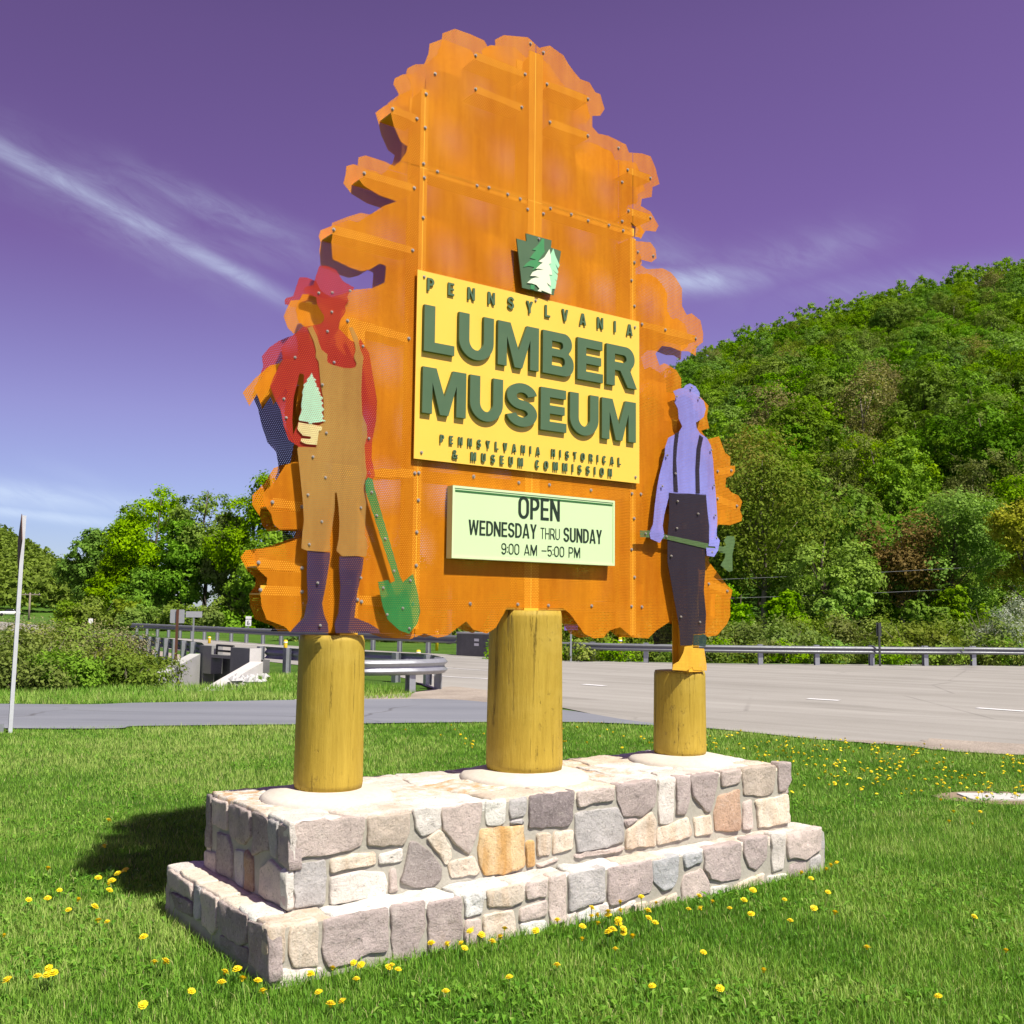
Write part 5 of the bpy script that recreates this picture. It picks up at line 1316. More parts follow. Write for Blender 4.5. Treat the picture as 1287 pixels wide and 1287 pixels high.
# signs on posts
def sign_post(p, post_h, pw, pmat, name, label, boards, lean=(0, 0)):
    root = empty(name, p); root.rotation_euler = (lean[0], lean[1], 0); tag(root, label, 'sign')
    mb = MB(); mb.box((-pw / 2, -.02, -.3), (pw / 2, .02, post_h)); mb.build('post', pmat, root)
    for (x0, x1, z0, z1, y, mat, nm) in boards:
        r = min(x1 - x0, z1 - z0) * .08
        v, f = prism([[(a, b) for a, b in rrect(x0, z0, x1, z1, r)]], y, y + .004); obj(nm, mesh(nm, v, f), mat, root)
    return root
def mpp(p): return p.y / FOC          # metres per photo pixel at that depth
p = G(220.5, 836); k = mpp(p)
sign_post(p, (836 - 767) * k, .07, M['brownpost'], 'road_sign', 'square grey back of a road sign on a rusty brown post', [(-9.5 * k, 8.5 * k, (836 - 784) * k, (836 - 767) * k, .022, M['signgrey'], 'panel')])
p = G(242, 818); k = mpp(p)
sign_post(p, (818 - 769) * k, .06, M['galv'], 'street_sign', 'narrow pale street name plate on a thin steel post', [(-10 * k, 10.5 * k, (818 - 776.5) * k, (818 - 769) * k, -.03, M['signgrey'], 'panel')])
p = G(113.5, 795); k = mpp(p)
sign_post(p, (795 - 777.5) * k, .08, M['wood'], 'road_sign', 'small white square sign beside the road at the left trees', [(-2.7 * k, 2.7 * k, (795 - 784) * k, (795 - 777.5) * k, -.03, M['white'], 'panel')])
p = G(311.5, 806); k = mpp(p)
r6 = sign_post(p, (806 - 775) * k, .06, M['galv'], 'route_marker', 'white route marker numbered 6 in front of the dark left trees', [(-3.6 * k, 3.6 * k, (806 - 787) * k, (806 - 779) * k, -.03, M['white'], 'panel'), (-3.6 * k, 3.6 * k, (806 - 778.2) * k, (806 - 775) * k, -.03, M['white'], 'plate')])
m_ = MB()
cz, cx_ = (806 - 783.2) * k, 0
v, f = prism([rrect(-1.6 * k, cz - 2.6 * k, 1.6 * k, cz + .4 * k, 1.4 * k), rrect(-.7 * k, cz - 1.8 * k, .7 * k, cz - .4 * k, .5 * k)], -.034, -.031); m_.add(v, f)
v, f = prism([thick(arc(0, cz - .8 * k, 1.2 * k, 3.2 * k, 70, 190, 8), .8 * k, .8 * k)], -.0352, -.031); m_.add(v, f)
m_.build('numeral', M['black'], r6)
p = G(717.5, 832); k = mpp(p)
sign_post(p, (832 - 788) * k, .06, M['galv'], 'street_sign', 'small purple street sign on a thin post beside the middle log post', [(-8.5 * k, 8.5 * k, (832 - 793) * k, (832 - 786) * k, -.03, M['purple'], 'panel')])
p = G(1106, 837.5); k = mpp(p)
sign_post(p, (837 - 783) * k, .06, M['darksign'], 'road_sign', 'dark back of a narrow road sign behind the far guard rail', [(-3.2 * k, 3.2 * k, (837 - 800) * k, (837 - 783) * k, .03, M['darksign'], 'panel')])
# steel post with its sign seen edge-on, leaning beside the side road
p = G(10.5, 921); top = D(28.5, 648, p.y)
root = empty('edge_on_sign', p); tag(root, 'leaning galvanised post carrying a brown sign seen edge-on beside the side road', 'sign')
vec = top - p; L_ = vec.length
root.rotation_mode = 'XYZ'; root.matrix_world = Matrix.Translation(p) @ Matrix.Rotation(math.atan2(vec.x, vec.z), 4, 'Y') @ Matrix.Rotation(math.atan2(-p.x, p.y) + .07, 4, 'Z')
mb = MB(); mb.box((-.005, -.045, -.3), (.042, -.038, L_)); mb.box((-.005, .038, -.3), (.042, .045, L_)); mb.box((.037, -.038, -.3), (.043, .038, L_)); mb.build('post', M['galvlight'], root)
mb = MB(); v, f = prism([[(-.36, L_ - .34), (0, L_ - .70), (.36, L_ - .34), (0, L_ + .02)]], -.016, -.008); mb.add([(y, x, z) for x, y, z in v], [q[::-1] for q in f]); mb.build('panel', M['brownpost'], root)
mb = MB(); mb.box((-.11, -.03, -.3), (-.06, .03, .12)); mb.build('anchor', M['galv'], root)

# concrete lid of a utility vault in the lawn
lid = empty('utility_vault', slab_c); tag(lid, 'pale concrete vault lid sunk in bare earth on the lawn', 'vault')
mb = MB(); n = 26
for ring, (rx, ry, z) in enumerate(((.62, .34, .004), (.50, .27, .012), (.44, .23, .004))):
    for kk in range(n):
        a = 2 * math.pi * kk / n; w = 1 + .10 * noise.noise(Vector((math.cos(a) * 2, math.sin(a) * 2, ring)))
        mb.v.append((math.cos(a) * rx * w, math.sin(a) * ry * w, z))
for r_ in range(2):
    for kk in range(n): mb.f.append((r_ * n + kk, r_ * n + (kk + 1) % n, (r_ + 1) * n + (kk + 1) % n, (r_ + 1) * n + kk))
mb.f.append([2 * n + kk for kk in range(n)])
mb.build('earth_rim', M['earth'], lid, True)
mb = MB(); v, f = prism([rrect(-.36, -.15, .40, .17, .03)], 0, .02); mb.add([(x, z, .004 + (.02 - y) * .6) for x, y, z in v], [q[::-1] for q in f]); mb.build('lid', M['concrete_white'], lid)

# culvert
cul = empty('culvert', (-7.3, 26.6, 0)); tag(cul, 'concrete culvert headwall with flared wing walls and a pipe rail under the highway', 'culvert')
HR_, hd_ = Vector((-6.46, 26.2, 0)), Vector((-.67, .74, 0)).normalized(); hn = Vector((.74, .67, 0)).normalized(); CO = Vector((-7.3, 26.6, 0))
def wallseg(name, u0, u1, z0, z1, th=.32, mat='concrete', off=0.):
    m_ = MB(); a, b = HR_ + hd_ * u0 - CO + hn * off, HR_ + hd_ * u1 - CO + hn * off
    vs_ = [(*(p_ + hn * o).xy, z) for z in (z0, z1) for p_ in (a, b) for o in (0, th)]
    m_.add(vs_, [(0, 1, 3, 2), (4, 6, 7, 5), (0, 4, 5, 1), (2, 3, 7, 6), (0, 2, 6, 4), (1, 5, 7, 3)])
    bm = bmesh.new(); me_ = m_.mesh(name); bm.from_mesh(me_); bmesh.ops.recalc_face_normals(bm, faces=bm.faces[:]); bm.to_mesh(me_); bm.free()
    return obj(name, me_, M[mat], cul)
wallseg('parapet_block', 0, 1.0, -.05, .68, .32, 'concrete_grey'); wallseg('parapet_block', 2.05, 2.75, -.05, .68, .32, 'concrete_grey'); wallseg('lintel', 1.002, 2.048, .38, .46, .32, 'concrete_grey')  # grey tone carries the shade on the headwall
wallseg('jamb', 0, .22, -1.7, -.052, .32, 'concrete_grey'); wallseg('jamb', 2.50, 2.75, -1.7, -.052, .32, 'concrete_grey'); wallseg('barrel_wall', .24, 3.2, -1.7, .375, .2, 'concrete_dark', .5)  # barrel wall's dark colour paints the shade inside the opening
wallseg('sunlit_end_face', -.006, 0, -.05, .68, .32, 'concrete_white')  # thin pale skin: sunlight on the headwall end put into the colour
def wing(name, a, b, za, zb, th, mat):
    a, b = Vector(a) - CO, Vector(b) - CO; d = (b - a).normalized(); n_ = Vector((-d.y, d.x, 0)) * th
    m_ = MB(); vs_ = []
    for p_, zt in ((a, za), (b, zb)): vs_ += [(p_.x, p_.y, -1.7), (p_.x + n_.x, p_.y + n_.y, -1.7), (p_.x + n_.x, p_.y + n_.y, zt), (p_.x, p_.y, zt)]
    m_.add(vs_, [(0, 1, 2, 3), (7, 6, 5, 4), (0, 4, 5, 1), (1, 5, 6, 2), (2, 6, 7, 3), (3, 7, 4, 0)])
    bm = bmesh.new(); me_ = m_.mesh(name); bm.from_mesh(me_); bmesh.ops.recalc_face_normals(bm, faces=bm.faces[:]); bm.to_mesh(me_); bm.free()
    return obj(name, me_, M[mat], cul)
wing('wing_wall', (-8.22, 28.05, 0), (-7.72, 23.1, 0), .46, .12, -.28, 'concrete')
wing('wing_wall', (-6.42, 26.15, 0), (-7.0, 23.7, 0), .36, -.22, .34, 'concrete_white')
mb = MB(); a_, b_ = HR_ + hd_ * 1.04 - CO + hn * .1, HR_ + hd_ * 1.95 - CO + hn * .1
for zz in (.56, .70): mb.tube([a_ + Vector((0, 0, zz)), b_ + Vector((0, 0, zz))], .028, 8)
for u in (0, 1): q = a_.lerp(b_, u); mb.tube([q + Vector((0, 0, .44)), q + Vector((0, 0, .72))], .028, 8)
mb.build('pipe_rail', M['black'], cul, True)
m_ = MB()
for i in range(120):
    px, py = (random.uniform(292, 335), random.uniform(842, 857)) if i % 3 else (random.uniform(200, 226), random.uniform(836, 848))
    c = G(px, py, .05); r = random.uniform(.05, .13); b = len(m_.v)
    for q in ((1, 0, 0), (-1, 0, 0), (0, 1, 0), (0, -1, 0), (0, 0, 1), (0, 0, -1)): m_.v.append((c.x + q[0] * r * random.uniform(.7, 1.3), c.y + q[1] * r * random.uniform(.7, 1.3), c.z + q[2] * r * random.uniform(.5, 1)))
    for t in ((0, 2, 4), (2, 1, 4), (1, 3, 4), (3, 0, 4), (2, 0, 5), (1, 2, 5), (3, 1, 5), (0, 3, 5)): m_.f.append([b + j for j in t])
tag(m_.build('riprap', M['riprap']), 'loose grey riprap stones heaped beside the culvert walls', 'rocks', kind='stuff')

# utility poles and wires
def pole(p, h, label, arm=1.2, rz=0):
    root = empty('utility_pole', p, rz); tag(root, label, 'utility pole')
    mb = MB(); mb.tube([(0, 0, -.5), (0, 0, h)], [.16, .11], 10); mb.build('pole', M['wood'], root, True)
    mb = MB(); mb.box((-arm, -.06, h - .32), (arm, .06, h - .18)); mb.build('crossarm', M['wood'], root)
    for x in (-arm * .9, -arm * .45, arm * .45, arm * .9):
        mb = MB(); mb.tube([(x, 0, h - .18), (x, 0, h - .05)], [.05, .035], 6); mb.build('insulator', M['concrete'], root, True)
    return root
a = D(138.5, 786, 96); b = D(141.5, 725, 96); pole((b.x, 96, 0), b.z, 'weathered utility pole with a crossarm in front of the left trees', 1.0, .15)
b = D(38, 745, 150); pole((b.x, 150, 0), b.z, 'distant utility pole with a crossarm before the far hill', 1.4, .1)
wd = 58.
for (pa, pb, lab) in (((900, 723), (1295, 706), 'upper overhead wire strung before the wooded hill'), ((900, 747), (1295, 733), 'lower overhead wire strung before the wooded hill')):
    A, B = D(*pa, wd), D(*pb, wd + 4); dv = B - A; A2, B2 = A - dv * .75, B + dv * .25
    pts = [A2.lerp(B2, t / 24) - Vector((0, 0, .25 * (1 - (2 * t / 24 - 1) ** 2))) for t in range(25)]
    mb = MB(); mb.tube([q - A2 for q in pts], .011, 5); o = mb.build('overhead_wire', M['galvdark'], None, True); o.location = A2; tag(o, lab, 'wire')
    endA, endB = A2, B2
for q, lab in ((endA, 'utility pole holding the overhead wires behind the sign'), (endB, 'utility pole holding the overhead wires beside the hill')):
    pole((q.x, q.y, 0), q.z + 1.3, lab, .9, .05)

# small white car far down the road
cp = Vector((-.4885 * 150, 150, 0)); cp = Vector((D(10.5, 780, 225).x, 225, 0))
car = empty('parked_car', cp, .5); tag(car, 'small distant white car on the road below the far hill', 'car')
def loft(name, secs, mat, parent):
    m_ = MB(); n = len(secs[0])
    for s_ in secs: m_.v += s_
    for i in range(len(secs) - 1):
        for k in range(n): m_.f.append((i * n + k, i * n + (k + 1) % n, (i + 1) * n + (k + 1) % n, (i + 1) * n + k))
    m_.f.append([k for k in range(n)][::-1]); m_.f.append([(len(secs) - 1) * n + k for k in range(n)])
    return m_.build(name, mat, parent, True)
def sec(x, w, z0, z1): return [(x, -w, z0), (x, w, z0), (x, w * 1.03, (z0 + z1) / 2), (x, w * .95, z1), (x, -w * .95, z1), (x, -w * 1.03, (z0 + z1) / 2)]
loft('body', [sec(-2.2, .75, .45, .75), sec(-2.0, .85, .3, .95), (sec(-.9, .88, .28, 1.0)), sec(.8, .88, .28, 1.0), sec(1.9, .85, .3, .98), sec(2.2, .78, .45, .85)], M['white'], car)
loft('cabin', [sec(-1.0, .80, .98, 1.02), sec(-.4, .72, .98, 1.42), sec(.9, .72, .98, 1.45), sec(1.7, .78, .98, 1.05)], M['glass'], car)
for x in (-1.4, 1.4):
    for y in (-.8, .8):
        mb = MB(); mb.tube([(x, y - .1, .32), (x, y + .1, .32)], .32, 14); mb.build('wheel', M['rubber'], car, True)

# ------------------------------------------------------------------ trees
def leaf_mesh(centres, normals, size, tint, quad=True, aspect=.62):
    n = len(centres)
    nr = normals / np.maximum(1e-6, np.linalg.norm(normals, axis=1, keepdims=True))
    r = rng.normal(0, 1, (n, 3)); u = np.cross(nr, r); u /= np.maximum(1e-6, np.linalg.norm(u, axis=1, keepdims=True)); w = np.cross(nr, u)
    s = (size * rng.uniform(.6, 1.4, n))[:, None]
    V = np.stack([centres - u * s * .5, centres - w * s * .5 * aspect + nr * s * .08, centres + u * s * .5, centres + w * s * .5 * aspect + nr * s * .08], 1).reshape(-1, 3)
    return V, np.repeat(tint, 4)
def add_leaves(me_name, V, T, mb=None):
    """mesh of leaf quads (slot 0), optional wood from an MB (slot 1)"""
    nq = len(V) // 4
    wv = np.array(mb.v, dtype=np.float32).reshape(-1, 3) if mb else np.zeros((0, 3))
    A = np.concatenate([V, wv]); loops = list(range(nq * 4)); tot = [4] * nq
    if mb:
        for f in mb.f: loops += [nq * 4 + i for i in f]; tot.append(len(f))
    me = bpy.data.meshes.new(me_name)
    me.vertices.add(len(A)); me.vertices.foreach_set('co', A.astype(np.float32).ravel())
    me.loops.add(len(loops)); me.loops.foreach_set('vertex_index', np.array(loops, dtype=np.int32))
    tot = np.array(tot, dtype=np.int32); st = np.concatenate([[0], np.cumsum(tot)[:-1]]).astype(np.int32)
    me.polygons.add(len(tot)); me.polygons.foreach_set('loop_start', st); me.polygons.foreach_set('loop_total', tot)
    mi = np.zeros(len(tot), dtype=np.int32); mi[nq:] = 1; me.polygons.foreach_set('material_index', mi)
    at = me.attributes.new('tint', 'FLOAT', 'POINT'); at.data.foreach_set('value', np.concatenate([T, np.full(len(wv), .5)]).astype(np.float32))
    me.update(calc_edges=True)
    return me
def broad_crown(H, R, z0, n, size, lobes=16, loose=.25, hang=0., clump=.22, lk=(.26, .44)):
    """leaf centres clustered on lobes spread through an egg-shaped crown of height H-z0"""
    cz, hz = (H + z0) / 2, (H - z0) / 2
    L = []
    while len(L) < lobes:
        p = rng.uniform(-1, 1, 3)
        if np.linalg.norm(p) < 1 and np.linalg.norm(p) > .35: L.append(p * [R * .80, R * .80, hz * .82] * np.array([1 - .25 * p[2], 1 - .25 * p[2], 1]))
    L = np.array(L); lr = rng.uniform(lk[0], lk[1], lobes) * R
    ncl = max(40, n // 26)                      # twigs: small sprays of leaves on the lobes
    li = rng.choice(lobes, ncl, p=lr ** 2 / np.sum(lr ** 2))
    d = rng.normal(0, 1, (ncl, 3)); d[:, 2] += .35; d /= np.linalg.norm(d, axis=1, keepdims=True)
    rr = lr[li] * (rng.uniform(.55, 1.0, ncl) ** .6 + np.abs(rng.normal(0, loose * .35, ncl)))
    tw = L[li] + d * rr[:, None]
    ti = rng.integers(0, ncl, n)
    c = tw[ti] + rng.normal(0, 1, (n, 3)) * (clump * R * .30) * [1, 1, .75]
    c[:, 2] += cz - hang * np.abs(rng.normal(0, 1, n))
    nr = d[ti] * 1.25 + rng.normal(0, .48, (n, 3)) + [0, 0, .30]
    tint = np.clip(.5 + .22 * rng.normal(0, 1, ncl)[ti] + .10 * rng.normal(0, 1, n), 0, 1)
    return c, nr, tint, L + [0, 0, cz], lr
def trunk_mb(H, z0, r, L, limbs=7):
    m_ = MB(); top = H * .80
    bend = rng.normal(0, .02 * H, (4, 2))
    pts = [(0, 0, -.6)] + [(bend[i, 0] * (i + 1) / 4, bend[i, 1] * (i + 1) / 4, top * (i + 1) / 4) for i in range(4)]
    m_.tube(pts, [r * 1.25, r, r * .8, r * .5, r * .15], 8)
    order = rng.permutation(len(L))[:limbs]
    for i in order:
        q = L[i]; zb = min(max(z0 * .7, q[2] * .62), top * .9)
        k = zb / top; bx, by = bend[min(3, int(k * 4)), 0] * k, bend[min(3, int(k * 4)), 1] * k
        mid = (bx * .5 + q[0] * .5, by * .5 + q[1] * .5, zb * .45 + q[2] * .55)
        m_.tube([(bx, by, zb), mid, tuple(q)], [r * .38, r * .24, r * .06], 5)
    return m_
def tree_thing(name, label, cat, loc, H, R, z0, leafmat, n, size, barkmat='bark', r=.18, group=None, lobes=16, loose=.25, rz=None, hang=0., clump=.22, limbs=7):
    c, nr, ti, L, lr = broad_crown(H, R, z0, n, size, lobes, loose, hang, clump)
    V, T = leaf_mesh(c, nr, size, ti)
    root = empty(name, loc, rz if rz is not None else random.uniform(0, 6.28)); tag(root, label, cat, group)
    crown = obj('crown', add_leaves('crown', V, T), M[leafmat], root)
    trunk_mb(H, z0, r, L, limbs).build('trunk', M[barkmat], root, True)
    return root
def conifer_thing(name, label, loc, H, R, n, size, group=None):
    z = H * (1 - rng.uniform(0, 1, n) ** .6 * .9); k = (H - z) / H
    layer = np.round(z / (H / 14)) * (H / 14); z = layer + rng.normal(0, H * .012, n)
    a = rng.uniform(0, 2 * np.pi, n); rr = R * np.clip((H - layer) / H, .03, 1) * rng.uniform(.25, 1, n) ** .6 * (1 + .25 * np.sin(a * 5 + layer * 7))
    c = np.stack([np.cos(a) * rr, np.sin(a) * rr, z - rr * .28], 1)
    nr = np.stack([np.cos(a) * .4, np.sin(a) * .4, np.ones(n)], 1) + rng.normal(0, .4, (n, 3))
    V, T = leaf_mesh(c, nr, size, np.clip(.5 + .2 * rng.normal(0, 1, n), 0, 1), aspect=.35)
    root = empty(name, loc, random.uniform(0, 6.28)); tag(root, label, 'tree', group)
    obj('crown', add_leaves('crown', V, T), M['leaf_conifer'], root)
    mb = MB(); mb.tube([(0, 0, -.5), (0, 0, H * .5), (0, 0, H * .97)], [.2, .12, .02], 7); mb.build('trunk', M['bark'], root, True)
    return root
def at_px(px, ytop, d, ybase=None):
    """ground point and height of something d metres away whose top shows at ytop"""
    t = D(px, ytop, d); z = ground_z(t.x, d)
    return Vector((t.x, d, z)), (t.z - z)
def px_tree(px, ytop, wpx, d, name, label, leafmat, n, size, z0k=.12, **kw):
    loc, H = at_px(px, ytop, d); H *= 1.06 if px > 400 else 1.14; R = wpx / 2 * d / FOC * 1.1
    return tree_thing(name, label, 'tree', loc, H, R, H * z0k, leafmat, n, size, **kw)
# trees beyond the right-hand guard rail
px_tree(958, 560, 165, 62, 'budding_tree', 'tall olive tree in thin spring bud behind the axe blade', 'leaf_olive', 15000, .20, .10, barkmat='barkpale', lobes=20, loose=.9, clump=.42, limbs=14, r=.16)
px_tree(1033, 655, 110, 60, 'leafy_tree', 'fresh green leafy tree right of the olive budding tree', 'leaf_bright', 12000, .20, .08, lobes=15)
px_tree(1132, 648, 95, 64, 'russet_tree', 'russet brown tree in young leaf between conifer and bright green tree', 'leaf_brown', 8000, .20, .15, barkmat='barkpale', loose=.9, clump=.42, limbs=12, r=.14)
loc, H = at_px(1092, 672, 61); conifer_thing('conifer', 'dark narrow conifer beside the russet brown tree', loc, H, 1.7, 9000, .24)
px_tree(1195, 612, 140, 63, 'leafy_tree', 'broad bright green tree in full leaf beneath the hillside', 'leaf_green', 16000, .20, .10, lobes=20)
px_tree(1290, 632, 100, 58, 'yellow_green_tree', 'yellow-green tree in new leaf at the road bend', 'leaf_yellow', 11000, .20, .12, lobes=15)
px_tree(895, 640, 100, 64, 'leafy_tree', 'green tree behind the axeman figure', 'leaf_green', 9000, .22, .08)
px_tree(1000, 700, 90, 64, 'leafy_tree', 'shaded green tree under the olive budding tree', 'leaf_green', 9000, .22, .05)
px_tree(1150, 720, 100, 66, 'leafy_tree', 'green tree under the russet brown tree', 'leaf_green', 9000, .22, .05)
px_tree(1245, 715, 80, 66, 'leafy_tree', 'green tree under the broad bright green tree', 'leaf_green', 9000, .22, .05)
for i, (px, yt, w) in enumerate(((760, 690, 110), (680, 700, 120), (590, 690, 120), (500, 680, 130), (420, 660, 130))):
    px_tree(px, yt, w, 66 + 3 * i, 'leafy_tree', 'green roadside tree hidden behind the sign screen', 'leaf_green', 8000, .26, .05, group='trees behind the sign')
for i, (px, yt, w, d) in enumerate(((930, 735, 70, 57), (985, 745, 60, 56), (1060, 735, 60, 57), (1210, 745, 70, 58), (870, 740, 70, 58), (1165, 750, 60, 56))):
    px_tree(px, yt, w, d, 'sapling', ['leafy sapling in the shade below the budding tree', 'leafy sapling left of the fresh green tree', 'leafy sapling in front of the conifer', 'leafy sapling below the broad green tree', 'leafy sapling beside the axeman figure', 'leafy sapling right of the russet tree'][i], 'leaf_green' if i % 2 else 'leaf_bright', 5000, .18, .03, r=.07, lobes=9)
# left-hand trees
for (px, yt, w, d, lm, lab) in ((112, 676, 66, 100, 'leaf_green', 'round green tree at the open end of the left tree row'), (163, 656, 74, 98, 'leaf_green', 'green tree behind the crossarm of the utility pole'), (198, 610, 96, 96, 'leaf_bright', 'tall bright green tree standing highest in the left row'), (262, 602, 86, 94, 'leaf_green', 'tall green tree next to the highest left tree'),
                             (322, 592, 110, 88, 'leaf_green', 'broad green tree rising behind the left edge of the sign'), (232, 668, 70, 92, 'leaf_green', 'lower green tree filling the gap in the left row'), (292, 660, 70, 90, 'leaf_olive', 'olive green tree behind the route marker'), (345, 680, 90, 84, 'leaf_green', 'green tree hidden behind the red cutout figure'), (140, 715, 60, 94, 'leaf_green', 'low green tree at the foot of the utility pole'),
                             (185, 720, 70, 92, 'leaf_green', 'low dark green tree below the highest left tree')):
    px_tree(px, yt, w, d, 'leafy_tree', lab, lm, 15000, .27, .04, lobes=20)
def shrub(loc, H, R, mat, n, size, label, name='shrub', group=None, twigs=8, cat='shrub'):
    c, nr, ti, L, lr = broad_crown(H, R, -.1 * H, n, size, 10, .6, 0, .40)
    c[:, 2] = np.maximum(c[:, 2], .02)
    V, T = leaf_mesh(c, nr, size, ti)
    root = empty(name, loc, random.uniform(0, 6.28)); tag(root, label, cat, group)
    obj('foliage', add_leaves('foliage', V, T), M[mat], root)
    mb = MB()
    for i in range(twigs):
        a = random.uniform(0, 6.28); r = R * random.uniform(.3, .95); h = H * random.uniform(.7, 1.08)
        mb.tube([(0, 0, -.1), (math.cos(a) * r * .5, math.sin(a) * r * .5, h * .55), (math.cos(a) * r, math.sin(a) * r, h)], [.02, .012, .003], 4)
    mb.build('stem', M['barkpale'], root, True)
    return root
# undergrowth at the foot of both tree rows
for i in range(16):
    px = 95 + i * 16 + random.uniform(-5, 5); d = random.uniform(80, 88)
    loc, H = at_px(px, random.uniform(752, 772), d)
    shrub(loc, H, 1.6, 'leaf_shrub' if i % 3 else 'leaf_green', 1500, .26, 'bushy shrub at the foot of the left tree row', 'shrub', 'shrubs under the left trees', 3)
for i in range(26):
    px = 650 + i * 26 + random.uniform(-8, 8); d = random.uniform(40, 52)
    loc, H = at_px(px, random.uniform(782, 798) - (6 if d > 46 else 0), d)
    shrub(loc, max(.7, H), random.uniform(1.1, 1.7), 'leaf_shrub' if i % 4 else 'leaf_olive', 1700, .15, 'low green shrub on the bank behind the far guard rail', 'shrub', 'shrubs behind the far guard rail', 4)
for i in range(9):
    px = 380 + i * 30; d = 58
    loc, H = at_px(px, random.uniform(772, 788), d)
    shrub(loc, H, 1.7, 'leaf_shrub', 1500, .2, 'shrub beyond the highway seen below the sign screen', 'shrub', 'shrubs below the sign', 3)
for i in range(30):
    px = 640 + i * 23 + random.uniform(-8, 8); loc, H = at_px(px, random.uniform(806, 822), 36.8 + random.uniform(-.3, .8))
    shrub(loc, max(.45, H), random.uniform(.7, 1.0), 'leaf_shrub' if i % 3 else 'leaf_bright', 900, .11, 'knee-high weed clump right behind the far guard rail', 'weed_clump', 'weeds along the far guard rail', 3, 'weeds')
loc, H = at_px(1240, 768, 44); shrub(loc, H, 1.35, 'leaf_blossom', 4500, .10, 'rounded shrub covered in white blossom behind the guard rail', 'blossom_shrub')
loc, H = at_px(1287, 752, 52); shrub(loc, H, 1.3, 'leaf_blossom', 3500, .11, 'tall white-blossomed shrub partly behind darker leaves', 'blossom_shrub')
# scrub along the creek on the left
for (px, yt, d, R, mat, n, lab) in ((12, 800, 25, 1.5, 'leaf_shrub', 5500, 'scrubby green bush behind the leaning steel post'), (48, 806, 23, 1.2, 'leaf_shrub', 5000, 'green bush right of the leaning steel post'), (78, 795, 27, 1.4, 'leaf_dry', 3000, 'dry tan bush of bare twigs among the creek scrub'), (70, 832, 21.5, .8, 'leaf_green', 4500, 'low bright green bush at the verge edge'),
                                   (105, 800, 27, 1.3, 'leaf_shrub', 4500, 'bush between the dry twigs and the road sign'), (118, 822, 23.5, 1.0, 'leaf_olive', 4000, 'olive bush in the middle of the creek scrub'), (150, 812, 27, 1.2, 'leaf_dry', 2800, 'tan twiggy bush left of the culvert'), (160, 838, 22.5, .75, 'leaf_shrub', 4000, 'bright green weed clump beside the culvert wing wall'),
                                   (25, 838, 21, .9, 'leaf_olive', 3800, 'olive weed clump at the foot of the leaning post'), (-25, 800, 24, 1.6, 'leaf_shrub', 4500, 'large green bush by the side road bend'), (185, 830, 25, .8, 'leaf_shrub', 3000, 'small green bush against the culvert wing wall'), (40, 790, 33, 1.8, 'leaf_dry', 3000, 'tall dry scrub behind the creek bushes'), (135, 803, 33, 1.6, 'leaf_olive', 3500, 'olive scrub beside the highway guard rail')):
    loc, H = at_px(px, yt, d); shrub(loc, max(.5, H), R, mat, int(n * (1.6 if mat == 'leaf_dry' else 1.2)), .055 if mat == 'leaf_dry' else .080, lab, 'bush', None, 16, 'bush')

# the wooded hillside: shared crowns, one object for every tree
variants = []
for k, (mat, n, size, loose, clump) in enumerate((('leaf_hill', 12000, .32, .12, .15), ('leaf_hill', 12000, .32, .15, .15), ('leaf_hill', 11000, .32, .18, .16), ('leaf_green', 12000, .32, .12, .15), ('leaf_bud', 7500, .28, .5, .30), ('leaf_olive', 10000, .31, .25, .19))):
    c, nr, ti, L, lr = broad_crown(14, 5.0, 3.0, n, size, 12, loose, 0, clump, (.36, .54))
    V, T = leaf_mesh(c, nr, size, ti); me = add_leaves('hill_tree', V, T, trunk_mb(14, 3.0, .22, L, 5))
    me.materials.append(M[mat]); me.materials.append(M['barkpale' if k > 3 else 'bark']); variants.append(me)
HL = [('green broadleaf tree in the wood covering the steep hillside', 'broadleaf trees on the hillside'), ('greyish brown budding tree in the wood covering the hillside', 'budding trees on the hillside'), ('olive tinged tree in the wood covering the hillside', 'olive trees on the hillside')]
cand = []
d = 74.
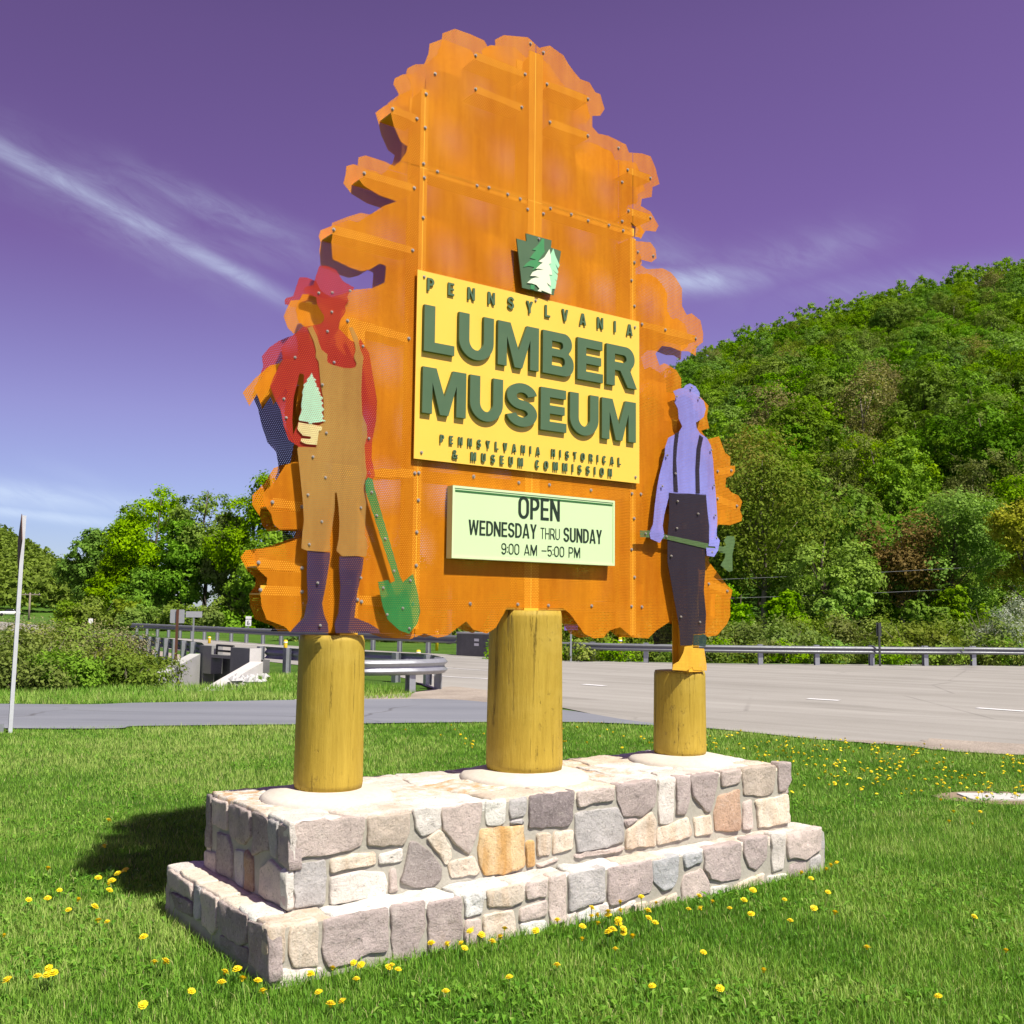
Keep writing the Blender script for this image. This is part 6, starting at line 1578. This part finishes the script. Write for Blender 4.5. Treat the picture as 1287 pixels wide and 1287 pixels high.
while d < 335:
    stepd = 5.2 + d * .0075
    a = .03
    while a < .60:
        aa = a + random.uniform(-.5, .5) * 4 / d; dd = d + random.uniform(-.5, .5) * stepd
        cand.append((aa * dd, dd)); a += (5.8 + d * .004) / d
    d += stepd
nh = 0; rest = []; restvis = []
for x, y in cand:
    a = x / y; px = 643 + a * FOC
    if not (835 < px < 1330): rest.append((x, y)); continue
    if nh >= 298: restvis.append((x, y)); continue
    r = random.random(); cluster = noise.noise(Vector((x * .02, y * .02, 3.3)))
    k = 4 if r < .05 + .25 * max(0, cluster) else (5 if r < .16 else random.randrange(4))
    o = link(bpy.data.objects.new('hill_tree', variants[k])); nh += 1
    o.location = (x, y, ground_z(x, y) - .8); o.rotation_euler = (0, 0, random.uniform(0, 6.28))
    s = random.uniform(.62, .98); o.scale = (s * random.uniform(.9, 1.1), s * random.uniform(.9, 1.1), s)
    lab, grp = HL[1] if k == 4 else (HL[2] if k == 5 else HL[0]); tag(o, lab, 'tree', grp)
# what is left of the wood: one mass
def wood(name, pts, label, n=420, size=1.5, R=4.6, Hh=12., mat='leaf_hill'):
    Vs, Ts = [], []
    for x, y in pts:
        s = random.uniform(.75, 1.1); c, nr, ti, L, lr = broad_crown(Hh * s, R * s, 1.5, n, size, 9, .2, 0, .25)
        V, T = leaf_mesh(c, nr, size, np.clip(ti + random.uniform(-.2, .2), 0, 1)); V = V + np.array([x, y, ground_z(x, y) - .5]); Vs.append(V); Ts.append(T)
    o = obj(name, add_leaves(name, np.concatenate(Vs), np.concatenate(Ts)), M[mat]); return tag(o, label, 'wood', kind='stuff')
print('hill trees', nh, 'rest', len(rest))
print('vis rest', len(restvis))
wood('upper_hillside_wood', restvis, 'continuous green wood over the upper hillside and its ridge', 620, .62, 4.0, 11.)
wood('hillside_wood', rest[::2][:220], 'continuous green wood over the rest of the hillside', 200, 1.3)
far = []
for i in range(1000):
    dd = random.uniform(232, 545); a = random.uniform(-.62, -.34); far.append((a * dd, dd))
wood('far_wood', far, 'far green wood covering the low hill beyond the left trees', 150, 1.25, 4.2, 9)
